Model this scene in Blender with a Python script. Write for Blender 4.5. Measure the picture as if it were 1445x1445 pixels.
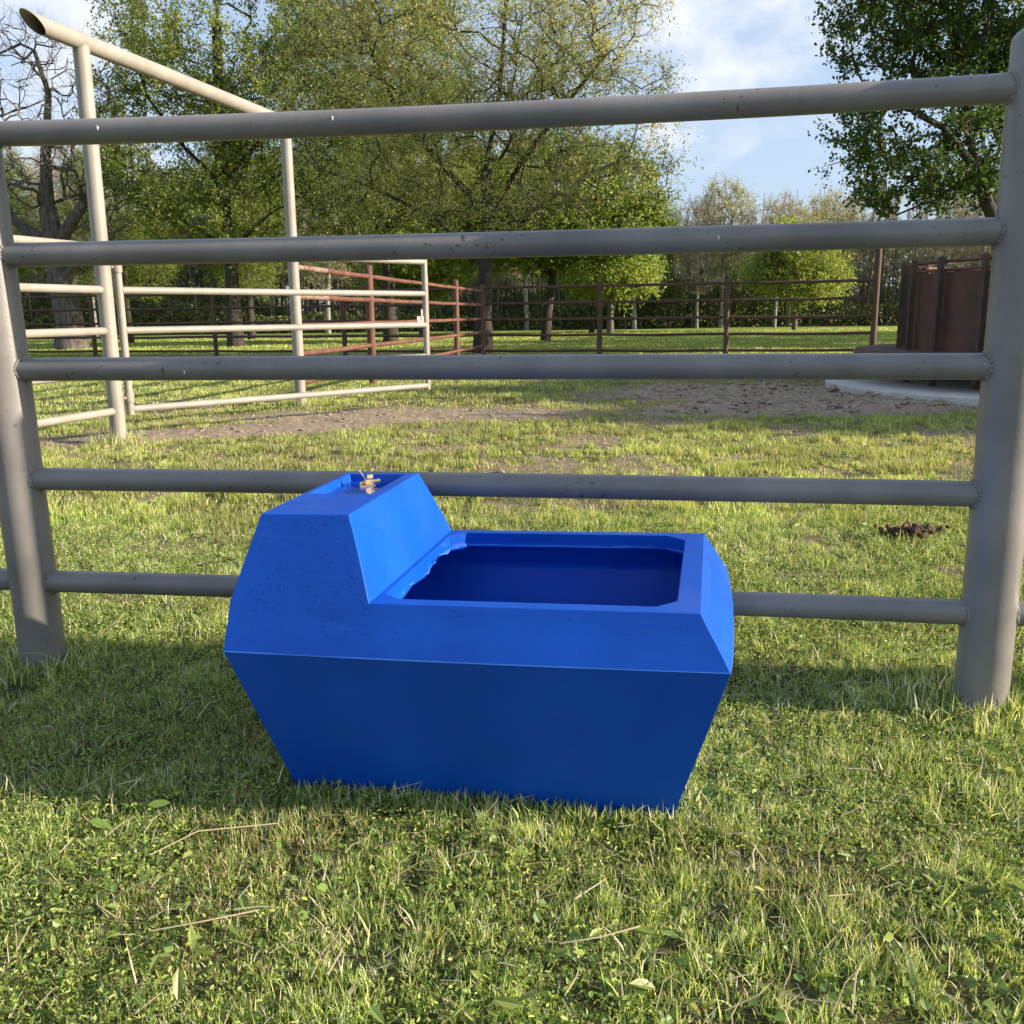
import bpy, bmesh, math, random
import numpy as np
from mathutils import Vector, Matrix
R = math.radians
for o in list(bpy.data.objects): bpy.data.objects.remove(o)
sc = bpy.context.scene
COL = sc.collection
# ---------------------------------------------------------------- camera
CAM_H = 0.924
cd = bpy.data.cameras.new('camera'); cam = bpy.data.objects.new('camera', cd); COL.objects.link(cam)
cd.sensor_width = 36; cd.lens = 36*1334.5/1445; cd.clip_start = 0.05; cd.clip_end = 6000
cam.matrix_world = Matrix.Translation((0, 0, CAM_H)) @ Matrix.Rotation(math.pi/2-0.2063, 4, 'X') @ Matrix.Rotation(-0.0122, 4, 'Z')
sc.camera = cam
# ---------------------------------------------------------------- light
CLOUDS = [(.212, .940, .272, .08, .47), (-.385, .905, .175, .11, .50), (.19, .963, .200, .03, .40), (.19, .97, .150, .04, .34)]
SUN_AZ, SUN_EL = 99.45, 18.5
sl = bpy.data.lights.new('sun', 'SUN'); so = bpy.data.objects.new('sun', sl); COL.objects.link(so)
sl.energy = 5.0; sl.angle = R(0.53); sl.color = (1.0, 0.87, 0.70)
sd = Vector((math.sin(R(SUN_AZ))*math.cos(R(SUN_EL)), math.cos(R(SUN_AZ))*math.cos(R(SUN_EL)), math.sin(R(SUN_EL))))
so.rotation_euler = (-sd).to_track_quat('-Z', 'Y').to_euler()
so.location = (20, -5, 12)
w = bpy.data.worlds.new("World"); sc.world = w; w.use_nodes = True
nt = w.node_tree; nt.nodes.clear()
N = nt.nodes.new; LK = nt.links.new
out = N('ShaderNodeOutputWorld'); bg = N('ShaderNodeBackground')
sky = N('ShaderNodeTexSky'); sky.sky_type = 'NISHITA'; sky.sun_disc = False
sky.sun_elevation = R(SUN_EL); sky.sun_rotation = R(SUN_AZ); sky.air_density = 1.0; sky.dust_density = 0.9; sky.ozone_density = 1.6
tc = N('ShaderNodeTexCoord')
mp = N('ShaderNodeMapping'); mp.inputs['Scale'].default_value = (1, 1, 2.6); mp.inputs['Location'].default_value = (0.35, 0.1, 0.22)
LK(tc.outputs['Generated'], mp.inputs[0])
n1 = N('ShaderNodeTexNoise'); n1.inputs['Scale'].default_value = 2.6; n1.inputs['Detail'].default_value = 9; n1.inputs['Roughness'].default_value = 0.52
n1.inputs['Distortion'].default_value = 0.25
LK(mp.outputs[0], n1.inputs['Vector'])
cr = N('ShaderNodeValToRGB'); cr.color_ramp.elements[0].position = 0.60; cr.color_ramp.elements[1].position = 0.85
LK(n1.outputs['Fac'], cr.inputs[0])
nrmv = N('ShaderNodeVectorMath'); nrmv.operation = 'NORMALIZE'; LK(tc.outputs['Generated'], nrmv.inputs[0])
cf = None
n2c = N('ShaderNodeTexNoise'); n2c.inputs['Scale'].default_value = 8.5; n2c.inputs['Detail'].default_value = 8; n2c.inputs['Roughness'].default_value = .55; mp2 = N('ShaderNodeMapping'); mp2.inputs['Scale'].default_value = (1, 1, 1.7); LK(nrmv.outputs[0], mp2.inputs[0]); LK(mp2.outputs[0], n2c.inputs['Vector'])
for (cx_, cy_, cz_, w0, amp) in CLOUDS:      # banks of cumulus at their bearings
    dt = N('ShaderNodeVectorMath'); dt.operation = 'DOT_PRODUCT'; LK(nrmv.outputs[0], dt.inputs[0]); dt.inputs[1].default_value = (cx_, cy_, cz_)
    mr = N('ShaderNodeMapRange'); mr.interpolation_type = 'SMOOTHSTEP'; mr.inputs['From Min'].default_value = math.cos(w0*2.2); mr.inputs['From Max'].default_value = 1.0; mr.inputs['To Max'].default_value = amp
    LK(dt.outputs['Value'], mr.inputs['Value'])
    if cf is None: cf = mr.outputs[0]
    else:
        mm = N('ShaderNodeMath'); mm.operation = 'MAXIMUM'; LK(cf, mm.inputs[0]); LK(mr.outputs[0], mm.inputs[1]); cf = mm.outputs[0]
cadd = N('ShaderNodeMath'); cadd.operation = 'MULTIPLY_ADD'; cadd.inputs[1].default_value = 1.0; LK(n2c.outputs['Fac'], cadd.inputs[0]); LK(cf, cadd.inputs[2])
cr2 = N('ShaderNodeMapRange'); cr2.interpolation_type = 'SMOOTHSTEP'; cr2.inputs['From Min'].default_value = .80; cr2.inputs['From Max'].default_value = 1.16; LK(cadd.outputs[0], cr2.inputs['Value'])
cmx = N('ShaderNodeMath'); cmx.operation = 'MAXIMUM'; LK(cr.outputs[0], cmx.inputs[0]); LK(cr2.outputs[0], cmx.inputs[1])
mulc = N('ShaderNodeMath'); mulc.operation = 'MULTIPLY'; mulc.inputs[1].default_value = 0.88; LK(cmx.outputs[0], mulc.inputs[0])
mx = N('ShaderNodeMix'); mx.data_type = 'RGBA'
LK(mulc.outputs[0], mx.inputs[0])
hz = N('ShaderNodeMix'); hz.data_type = 'RGBA'; hz.inputs[0].default_value = 0.5; hz.inputs[7].default_value = (5.9, 7.3, 9.8, 1)
LK(sky.outputs[0], hz.inputs[6]); LK(hz.outputs[2], mx.inputs[6])
mx.inputs[7].default_value = (7.9, 8.0, 8.3, 1)
LK(mx.outputs[2], bg.inputs[0]); bg.inputs[1].default_value = 0.066; LK(bg.outputs[0], out.inputs[0])
sc.view_settings.view_transform = 'Standard'; sc.view_settings.look = 'None'; sc.view_settings.exposure = 1.05; sc.view_settings.gamma = 1
sc.render.engine = 'CYCLES'
sc.cycles.max_bounces = 6; sc.cycles.diffuse_bounces = 3; sc.cycles.glossy_bounces = 2; sc.cycles.transmission_bounces = 3
# ---------------------------------------------------------------- helpers
rng = np.random.default_rng(7)
def tag(o, label=None, cat=None, group=None, kind=None):
    if label: o['label'] = label
    if cat: o['category'] = cat
    if group: o['group'] = group
    if kind: o['kind'] = kind
    return o
def empty(name, loc=(0, 0, 0)):
    o = bpy.data.objects.new(name, None); o.empty_display_size = .1; COL.objects.link(o); o.location = loc; return o
def link(name, me, parent=None):
    o = bpy.data.objects.new(name, me); COL.objects.link(o)
    if parent:
        o.parent = parent; o.location = -Vector(parent.location) if not me.get('local') else (0, 0, 0)
    return o
def np_mesh(name, V, F, mats=(), smooth=False, col=None, midx=None):
    """V (n,3); F list of arrays of faces, each (m,k)"""
    me = bpy.data.meshes.new(name)
    V = np.asarray(V, np.float32)
    if not isinstance(F, list): F = [F]
    F = [np.asarray(f, np.int32) for f in F if len(f)]
    loops = np.concatenate([f.ravel() for f in F]); tot = np.concatenate([np.full(len(f), f.shape[1], np.int32) for f in F])
    start = np.concatenate([[0], np.cumsum(tot)[:-1]]).astype(np.int32)
    me.vertices.add(len(V)); me.vertices.foreach_set('co', V.ravel())
    me.loops.add(len(loops)); me.loops.foreach_set('vertex_index', loops)
    me.polygons.add(len(tot)); me.polygons.foreach_set('loop_start', start); me.polygons.foreach_set('loop_total', tot)
    me.polygons.foreach_set('use_smooth', np.full(len(tot), smooth))
    if midx is not None: me.polygons.foreach_set('material_index', np.asarray(midx, np.int32))
    if col is not None:
        a = me.color_attributes.new('Col', 'FLOAT_COLOR', 'POINT')
        c = np.ones((len(V), 4), np.float32); c[:, :3] = col; a.data.foreach_set('color', c.ravel())
    for m in mats: me.materials.append(m)
    me.update(calc_edges=True); me.validate()
    return me
class MB:
    """collects tubes / boxes then links them as one mesh object"""
    def __init__(s): s.V = []; s.F = []; s.n = 0
    def add(s, V, F):
        V = np.asarray(V, float).reshape(-1, 3); s.V.append(V)
        for f in F: s.F.append([int(i)+s.n for i in f])
        s.n += len(V)
    def tube(s, pts, r, seg=20, cap=True, closed=False):
        pts = [Vector(p) for p in pts]; n = len(pts); rr = r if hasattr(r, '__len__') else [r]*n
        d0 = (pts[1]-pts[0]).normalized(); up = Vector((0, 0, 1)) if abs(d0.z) < .9 else Vector((0, 1, 0))
        a = d0.cross(up).normalized(); V = []; F = []
        for i, p in enumerate(pts):
            if closed: d = (pts[(i+1) % n]-pts[i-1])
            else: d = (pts[min(i+1, n-1)]-pts[max(i-1, 0)])
            d.normalize(); a = (a-d*a.dot(d)).normalized(); b = d.cross(a)
            for k in range(seg):
                t = 2*math.pi*k/seg; V.append(p+(a*math.cos(t)+b*math.sin(t))*rr[i])
        m = n if closed else n-1
        for i in range(m):
            j = (i+1) % n
            for k in range(seg):
                k2 = (k+1) % seg; F.append((i*seg+k, i*seg+k2, j*seg+k2, j*seg+k))
        if cap and not closed:
            F.append(tuple(range(seg-1, -1, -1))); F.append(tuple((n-1)*seg+k for k in range(seg)))
        s.add(V, F)
    def box(s, c, d, rz=0):
        V = []; cz, sz = math.cos(rz), math.sin(rz)
        for z in (-1, 1):
            for x, y in ((-1, -1), (1, -1), (1, 1), (-1, 1)):
                X, Y = x*d[0]/2, y*d[1]/2; V.append((c[0]+X*cz-Y*sz, c[1]+X*sz+Y*cz, c[2]+z*d[2]/2))
        s.add(V, [(3, 2, 1, 0), (4, 5, 6, 7), (0, 1, 5, 4), (1, 2, 6, 5), (2, 3, 7, 6), (3, 0, 4, 7)])
    def build(s, name, mat, parent=None, smooth=True):
        V = np.concatenate(s.V); me = bpy.data.meshes.new(name); me.from_pydata([tuple(v) for v in V], [], s.F)
        me.materials.append(mat)
        if smooth:
            me.polygons.foreach_set('use_smooth', np.ones(len(me.polygons), bool))
            try: me.set_sharp_from_angle(angle=R(40))
            except Exception: pass
        me.update()
        o = bpy.data.objects.new(name, me); COL.objects.link(o)
        if parent: o.parent = parent; me.transform(Matrix.Translation(-Vector(root_of(parent).location)))
        return o
def root_of(o):
    while o.parent: o = o.parent
    return o
# value noise -------------------------------------------------------------
def _h(ix, iy, s):
    n = (ix.astype(np.int64)*374761393+iy.astype(np.int64)*668265263+s*974711) & 0x7fffffff
    n = ((n ^ (n >> 13))*1274126177) & 0x7fffffff
    return ((n ^ (n >> 16)) & 0xffff)/65535.0
def vn(x, y, scale, seed=0):
    x = np.asarray(x, float)/scale+1000; y = np.asarray(y, float)/scale+1000
    ix, iy = np.floor(x), np.floor(y); fx, fy = x-ix, y-iy
    fx = fx*fx*(3-2*fx); fy = fy*fy*(3-2*fy)
    a, b, c, d = _h(ix, iy, seed), _h(ix+1, iy, seed), _h(ix, iy+1, seed), _h(ix+1, iy+1, seed)
    return (a*(1-fx)+b*fx)*(1-fy)+(c*(1-fx)+d*fx)*fy
def fbm(x, y, scale, seed=0, o=4):
    v = 0; a = 1; t = 0
    for i in range(o): v = v+a*vn(x, y, scale/2**i, seed+i*17); t += a; a *= .55
    return v/t
def sstep(a, b, x): t = np.clip((x-a)/(b-a), 0, 1); return t*t*(3-2*t)
def blob(x, y, cx, cy, rx, ry, rot=0):
    c, s = math.cos(rot), math.sin(rot); dx, dy = x-cx, y-cy
    return np.sqrt(((dx*c+dy*s)/rx)**2+((-dx*s+dy*c)/ry)**2)
def dirt(x, y):
    x = np.asarray(x, float); y = np.asarray(y, float)
    n = fbm(x, y, 1.5, 3, 5)-.5
    d = np.zeros_like(x)
    for cx, cy, rx, ry, rot, st in ((-2.5, 7.7, 1.9, .62, .42, 1.05), (-.7, 8.9, 2.2, .75, .05, .95), (1.9, 8.7, 1.6, .5, .1, .5),
                                (3.1, 10.9, 2.3, 1.9, .2, 1.05), (2.5, 9.1, 2.0, .85, .1, 1.0), (-6, 7.2, 2.5, 1.0, 0, .9), (-2.4, 22.2, 8.5, 1.7, -.28, .9), (4.6, 13.2, 3, .8, 0, .5),
                                (2.8, 19.7, 8, .8, -.28, .6)):
        d = np.maximum(d, st*(1-sstep(.55, 1.25, blob(x, y, cx, cy, rx, ry, rot)+n*.9)))
    n2 = fbm(x, y, .55, 11, 4)
    patch = sstep(.53, .68, n2)*sstep(3.2, 5.5, y)*(1-sstep(9, 14, y))*.72
    patch2 = sstep(.62, .74, fbm(x, y, .25, 31, 3))*.5*sstep(2.2, 3.2, y)
    return np.clip(np.maximum(np.maximum(d, patch), patch2), 0, 1)
def gz(x, y):
    x = np.asarray(x, float); y = np.asarray(y, float)
    r = np.hypot(x, y)
    z = (fbm(x, y, 1.1, 5, 3)-.5)*.03*sstep(0, 1, r)
    hoof = (fbm(x, y, .3, 21, 3)-.5)*(.06+.10*(1-sstep(.8, 1.3, blob(x, y, 3.1, 10.9, 2.3, 1.9, .2))))*dirt(x, y)*sstep(4, 6, y)
    far = (fbm(x, y, 30, 9, 3)-.5)*.5*sstep(35, 90, r)
    return z+hoof+far
# ---------------------------------------------------------------- materials
def mat(name):
    m = bpy.data.materials.new(name); m.use_nodes = True; t = m.node_tree
    return m, t, t.nodes['Principled BSDF'], t.nodes.new, t.links.new
def ramp(N, els):
    c = N('ShaderNodeValToRGB'); e = c.color_ramp
    while len(e.elements) < len(els): e.elements.new(.5)
    for q, (p, v) in zip(e.elements, els): q.position = p; q.color = (*v, 1)
    return c
def noise(N, Lk, vec, scale, det=4, rough=.55):
    n = N('ShaderNodeTexNoise'); n.inputs['Scale'].default_value = scale; n.inputs['Detail'].default_value = det; n.inputs['Roughness'].default_value = rough
    Lk(vec, n.inputs['Vector']); return n
def paint_mat(name, base, dark, rust=(.10, .045, .025), amount=.66, rough=.5, bump=.25, rust_soft=.03):
    m, t, b, N, Lk = mat(name); tc = N('ShaderNodeTexCoord'); v = tc.outputs['Object']
    n1 = noise(N, Lk, v, 5, 5); c1 = ramp(N, [(.3, dark), (.7, base)]); Lk(n1.outputs[0], c1.inputs[0])
    n2 = noise(N, Lk, v, 55, 4, .6); n3 = noise(N, Lk, v, 3.2, 3)
    ad = N('ShaderNodeMath'); ad.operation = 'MULTIPLY_ADD'; ad.inputs[1].default_value = .35; Lk(n3.outputs[0], ad.inputs[0]); Lk(n2.outputs[0], ad.inputs[2])
    r2 = ramp(N, [(amount+.13, (0, 0, 0)), (amount+.13+rust_soft, (1, 1, 1))]); Lk(ad.outputs[0], r2.inputs[0])
    mx = N('ShaderNodeMix'); mx.data_type = 'RGBA'; Lk(r2.outputs[0], mx.inputs[0]); Lk(c1.outputs[0], mx.inputs[6]); mx.inputs[7].default_value = (*rust, 1)
    Lk(mx.outputs[2], b.inputs['Base Color']); b.inputs['Roughness'].default_value = rough
    n4 = noise(N, Lk, v, 220, 3, .5); n5 = noise(N, Lk, v, 30, 3)
    m4 = N('ShaderNodeMath'); m4.operation = 'MULTIPLY_ADD'; m4.inputs[1].default_value = .5; Lk(n5.outputs[0], m4.inputs[0]); Lk(n4.outputs[0], m4.inputs[2])
    bp = N('ShaderNodeBump'); bp.inputs['Strength'].default_value = bump; bp.inputs['Distance'].default_value = .002; Lk(m4.outputs[0], bp.inputs['Height'])
    Lk(bp.outputs[0], b.inputs['Normal']); return m
M = {}
M['grey'] = paint_mat('grey_paint', (.25, .232, .213), (.16, .149, .14), rust=(.10, .07, .055), amount=.72, rough=.36)
M['tan'] = paint_mat('tan_paint', (.335, .306, .262), (.25, .225, .19), rust=(.22, .12, .07), amount=.72, rough=.55)
M['rust_shaded'] = paint_mat('shaded_rust_pipe', (.11, .058, .036), (.06, .034, .023), rust=(.03, .016, .013), amount=.55, rough=.75, rust_soft=.2)  # rust copy with the shade on back fence and ribs put into its colour
M['rust'] = paint_mat('rust_pipe', (.20, .078, .046), (.10, .040, .027), rust=(.05, .022, .018), amount=.55, rough=.75, rust_soft=.2)
M['mix'] = paint_mat('flaking_pipe', (.36, .30, .24), (.26, .2, .16), rust=(.16, .065, .04), amount=.52, rough=.7)
M['sheet'] = paint_mat('rust_sheet', (.125, .052, .030), (.065, .030, .020), rust=(.045, .022, .02), amount=.58, rough=.7, rust_soft=.2)
M['weld'] = paint_mat('weld_bead', (.26, .24, .215), (.15, .135, .115), amount=.66, rough=.55, bump=.6)
M['concrete'] = paint_mat('concrete', (.58, .55, .50), (.45, .43, .39), rust=(.25, .22, .18), amount=.6, rough=.9, rust_soft=.2)
M['white'] = paint_mat('white_fleck', (.75, .74, .7), (.6, .6, .56), amount=.9)
def bark(name, a, b_):
    m, t, b, N, Lk = mat(name); tc = N('ShaderNodeTexCoord'); mp = N('ShaderNodeMapping'); mp.inputs['Scale'].default_value = (1, 1, .22); Lk(tc.outputs['Object'], mp.inputs[0])
    n = noise(N, Lk, mp.outputs[0], 14, 6, .65); c = ramp(N, [(.35, a), (.65, b_)]); Lk(n.outputs[0], c.inputs[0]); Lk(c.outputs[0], b.inputs['Base Color'])
    b.inputs['Roughness'].default_value = .9; bp = N('ShaderNodeBump'); bp.inputs['Distance'].default_value = .04; bp.inputs['Strength'].default_value = .8
    Lk(n.outputs[0], bp.inputs['Height']); Lk(bp.outputs[0], b.inputs['Normal']); return m
M['bark'] = bark('bark', (.022, .017, .013), (.075, .06, .047))
M['bark_pale'] = bark('pale_bark', (.07, .056, .045), (.17, .14, .115))
M['bark_wood'] = bark('grey_wood_bark', (.16, .15, .135), (.32, .30, .27))
M['bark_dead'] = bark('dead_bark', (.05, .04, .034), (.17, .14, .12))
def leaf_mat(name, trans=.5, rough=.55):
    m, t, b, N, Lk = mat(name); at = N('ShaderNodeAttribute'); at.attribute_name = 'Col'
    b.inputs['Roughness'].default_value = rough; b.inputs['Specular IOR Level'].default_value = .45; Lk(at.outputs['Color'], b.inputs['Base Color'])
    tr = N('ShaderNodeBsdfTranslucent'); mu = N('ShaderNodeMix'); mu.data_type = 'RGBA'; mu.blend_type = 'MULTIPLY'; mu.inputs[0].default_value = 1; mu.inputs[7].default_value = (1.45, 1.3, .7, 1)
    Lk(at.outputs['Color'], mu.inputs[6]); Lk(mu.outputs[2], tr.inputs[0])
    ms = N('ShaderNodeMixShader'); ms.inputs[0].default_value = trans; Lk(b.outputs[0], ms.inputs[1]); Lk(tr.outputs[0], ms.inputs[2])
    Lk(ms.outputs[0], t.nodes['Material Output'].inputs[0]); return m
M['leaf'] = leaf_mat('leaf_green'); M['grass'] = leaf_mat('grass_blade', .36, .42)
# blue moulded plastic
m, t, b, N, Lk = mat('blue_plastic'); M['blue'] = m
tc = N('ShaderNodeTexCoord'); v = tc.outputs['Object']
n1 = noise(N, Lk, v, 3.5, 5); c1 = ramp(N, [(.3, (.0015, .062, .40)), (.72, (.003, .092, .54))]); Lk(n1.outputs[0], c1.inputs[0])
mp = N('ShaderNodeMapping'); mp.inputs['Scale'].default_value = (3, 7, 26); mp.inputs['Rotation'].default_value = (.6, .2, .2); Lk(v, mp.inputs[0])
n2 = noise(N, Lk, mp.outputs[0], 2.5, 7, .7); r2 = ramp(N, [(.56, (0, 0, 0)), (.82, (.12, .12, .12))]); Lk(n2.outputs[0], r2.inputs[0])
mxx = N('ShaderNodeMix'); mxx.data_type = 'RGBA'; Lk(r2.outputs[0], mxx.inputs[0]); Lk(c1.outputs[0], mxx.inputs[6]); mxx.inputs[7].default_value = (.10, .24, .62, 1)
Lk(mxx.outputs[2], b.inputs['Base Color'])
r3 = ramp(N, [(.3, (.34,)*3), (.7, (.52,)*3)]); n3 = noise(N, Lk, v, 9, 6); Lk(n3.outputs[0], r3.inputs[0]); Lk(r3.outputs[0], b.inputs['Roughness'])
n4 = noise(N, Lk, v, 130, 4); n5 = noise(N, Lk, v, 6, 3)
ma = N('ShaderNodeMath'); ma.operation = 'MULTIPLY_ADD'; ma.inputs[1].default_value = 9; Lk(n5.outputs[0], ma.inputs[0]); Lk(n4.outputs[0], ma.inputs[2])
bp = N('ShaderNodeBump'); bp.inputs['Strength'].default_value = .16; bp.inputs['Distance'].default_value = .0008; b.inputs['Specular IOR Level'].default_value = .25; Lk(ma.outputs[0], bp.inputs['Height']); Lk(bp.outputs[0], b.inputs['Normal'])
# thin things
m, t, b, N, Lk = mat('water'); M['water'] = m; b.inputs['Base Color'].default_value = (.9, .95, 1, 1); b.inputs['Transmission Weight'].default_value = 1; b.inputs['Roughness'].default_value = .03; b.inputs['IOR'].default_value = 1.33
tc = N('ShaderNodeTexCoord'); nn = noise(N, Lk, tc.outputs['Object'], 40, 3); bp = N('ShaderNodeBump'); bp.inputs['Strength'].default_value = .5; bp.inputs['Distance'].default_value = .003; Lk(nn.outputs[0], bp.inputs['Height']); Lk(bp.outputs[0], b.inputs['Normal'])
m, t, b, N, Lk = mat('brass'); M['brass'] = m; b.inputs['Base Color'].default_value = (.72, .55, .30, 1); b.inputs['Metallic'].default_value = .8; b.inputs['Roughness'].default_value = .38
m, t, b, N, Lk = mat('zinc'); M['zinc'] = m; b.inputs['Base Color'].default_value = (.5, .5, .48, 1); b.inputs['Metallic'].default_value = .8; b.inputs['Roughness'].default_value = .3
m, t, b, N, Lk = mat('dung'); M['dung'] = m
tc = N('ShaderNodeTexCoord'); nn = noise(N, Lk, tc.outputs['Object'], 40, 5); c = ramp(N, [(.35, (.035, .02, .013)), (.7, (.15, .085, .05))]); Lk(nn.outputs[0], c.inputs[0]); Lk(c.outputs[0], b.inputs['Base Color']); b.inputs['Roughness'].default_value = .9
# ground
m, t, b, N, Lk = mat('ground_soil_and_turf'); M['ground'] = m
at = N('ShaderNodeAttribute'); at.attribute_name = 'Col'; tc = N('ShaderNodeTexCoord'); v = tc.outputs['Object']
sp = N('ShaderNodeSeparateColor'); Lk(at.outputs['Color'], sp.inputs[0])
na = noise(N, Lk, v, 22, 6, .65); soil = ramp(N, [(.3, (.14, .10, .07)), (.5, (.34, .26, .185)), (.72, (.52, .43, .32))]); Lk(na.outputs[0], soil.inputs[0])
nb = noise(N, Lk, v, 60, 6, .7); thatch = ramp(N, [(.32, (.045, .045, .018)), (.5, (.10, .10, .04)), (.7, (.24, .21, .11))]); Lk(nb.outputs[0], thatch.inputs[0])
nc = noise(N, Lk, v, 1.7, 8, .75); turf = ramp(N, [(.3, (.12, .19, .035)), (.5, (.20, .27, .05)), (.7, (.28, .33, .08))]); Lk(nc.outputs[0], turf.inputs[0])
m1 = N('ShaderNodeMix'); m1.data_type = 'RGBA'; Lk(sp.outputs[1], m1.inputs[0]); Lk(thatch.outputs[0], m1.inputs[6]); Lk(turf.outputs[0], m1.inputs[7])
m2 = N('ShaderNodeMix'); m2.data_type = 'RGBA'; Lk(sp.outputs[0], m2.inputs[0]); Lk(m1.outputs[2], m2.inputs[6]); Lk(soil.outputs[0], m2.inputs[7])
Lk(m2.outputs[2], b.inputs['Base Color']); b.inputs['Roughness'].default_value = .95; b.inputs['Specular IOR Level'].default_value = .1
bp = N('ShaderNodeBump'); bp.inputs['Strength'].default_value = .9; bp.inputs['Distance'].default_value = .02; Lk(nb.outputs[0], bp.inputs['Height']); Lk(bp.outputs[0], b.inputs['Normal'])
# ---------------------------------------------------------------- ground
NR = 860
rr = np.concatenate([[0.0], np.geomspace(.3, 1600, NR)])
aa = np.concatenate([np.linspace(R(50), R(130), 900, endpoint=False), np.linspace(R(130), R(410), 220, endpoint=False)]); NA = len(aa)
RRm, AAm = np.meshgrid(rr[1:], aa, indexing='ij')
gx = np.concatenate([[0], (RRm*np.cos(AAm)).ravel()]); gy = np.concatenate([[0], (RRm*np.sin(AAm)).ravel()])
gv = np.stack([gx, gy, gz(gx, gy)], 1)
i = np.arange(NR-1)[:, None]*NA+1; j = np.arange(NA)[None]; j2 = (j+1) % NA
q = np.stack([i+j, i+NA+j, i+NA+j2, i+j2], -1).reshape(-1, 4)
tri = np.stack([np.zeros(NA, int), 1+j[0], 1+j2[0]], -1)
gc = np.zeros((len(gx), 3)); gc[:, 0] = dirt(gx, gy); gc[:, 1] = sstep(9, 22, np.hypot(gx, gy))
g = link('ground', np_mesh('ground', gv, [tri, q], [M['ground']], True, gc)); tag(g, kind='structure')
# ---------------------------------------------------------------- front pipe fence
FY = 0.1571
FD = Vector((math.cos(FY), -math.sin(FY), 0)); FN = Vector((-math.sin(FY), -math.cos(FY), 0))
PL = Vector((-1.2812, 2.4465, 0)); PR = PL+FD*2.4
PRAD, RRAD = .0585, .0292
heights = [1.3672, 1.0829, .8000, .5171, .2405]
def post_mesh(mb, p, r, h, dome=True, base=-.25, seg=40):
    pts = [Vector((p[0], p[1], base))]+[Vector((p[0], p[1], z)) for z in np.linspace(0, h, 8)]; rad = [r]*9
    if dome:
        for k in range(1, 7):
            a = k/6*math.pi/2; pts.append(Vector((p[0], p[1], h+math.sin(a)*r*.55))); rad.append(max(r*math.cos(a), .0015))
    mb.tube(pts, rad, seg)
def saddle(mb, P, d, up, r, Rp, wr=.0036, seed=0):
    rs = random.Random(seed); pts = []; rad = []; side = d.cross(up)
    n = 56
    for k in range(n):
        t = 2*math.pi*k/n; yy = r*math.sin(t)*1.03; zz = r*math.cos(t)*1.03
        x = math.sqrt(max(Rp*Rp-yy*yy, 0)); pts.append(P+d*x+side*yy+up*zz+Vector((rs.uniform(-1, 1), rs.uniform(-1, 1), rs.uniform(-1, 1)))*.0007)
        rad.append(wr*(1+.22*math.sin(k*2.4)+rs.uniform(-.3, .3)+.35*math.sin(k*.37+seed)))
    mb.tube(pts, rad, 8, closed=True)
fence = empty('pipe_fence', PL)
tag(fence, 'weathered grey five rail steel pipe fence directly behind the blue trough', 'fence')
posts = {}
for nm, P, hh in (('l', PL, 1.47), ('r', PR, 1.455), ('ll', PL-FD*2.4, 1.47)):
    mb = MB(); post_mesh(mb, P, PRAD, hh)
    if nm == 'l':
        for V_ in mb.V: V_[:, :2] -= np.outer(np.clip(V_[:, 2], 0, 2)*.016, (FD.x, FD.y))   # leans slightly
    posts[nm] = mb.build('post', M['grey'], fence)
UPV = Vector((0, 0, 1))
sd_ = 1
far_r = PR+Vector((math.cos(-.092), math.sin(-.092), 0))*2.4
mb = MB(); post_mesh(mb, far_r, PRAD, 1.45); mb.build('post', M['grey'], fence)
for A, B in ((PL, PR), (PL-FD*2.4, PL), (PR, far_r)):
    dd = (B-A).normalized()
    for k, h in enumerate(heights):
        mb = MB(); pts = []; main = (A is PL)
        for s in np.linspace(0, 1, 21):
            sag = (-.011 if k == 0 else (-.003 if k == 1 else .001*k))*4*s*(1-s) if main else 0
            p = A.lerp(B, s); p = p+dd*(PRAD*.8*(1-2*s)-(.016*h*(1-s) if main else 0)); pts.append(Vector((p.x, p.y, h+sag+(0 if main else -.0035*0))))
        mb.tube(pts, RRAD, 32); rail = mb.build('rail', M['grey'], fence)
        for E_, d_ in ((A, dd), (B, -dd)):
            if (E_-PL).length > .01 and (E_-PR).length > .01: continue
            wb = MB(); sd_ += 1; saddle(wb, Vector((E_.x, E_.y, h))-(FD*.016*h if (E_-PL).length < .01 else Vector((0, 0, 0))), d_, UPV, RRAD, PRAD, seed=sd_); wb.build('weld', M['weld'], rail)
        if main:
            for s_, hh_ in {0: [(.135, .1), (.375, .2)], 1: [(.735, .05)], 2: [(.205, -.15)]}.get(k, []):
                fb = MB(); p = A.lerp(B, s_)+FN*(RRAD*math.cos(math.asin(hh_))+.0006); sag = (-.011 if k == 0 else -.003)*4*s_*(1-s_)
                p.z = h+sag+RRAD*hh_
                fb.tube([p+Vector((0, 0, .004)), p+Vector((.002, 0, .001)), p+Vector((.001, 0, -.005))], [.0012, .0026, .0008], 6); fb.build('white_fleck', M['white'], rail)
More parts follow.
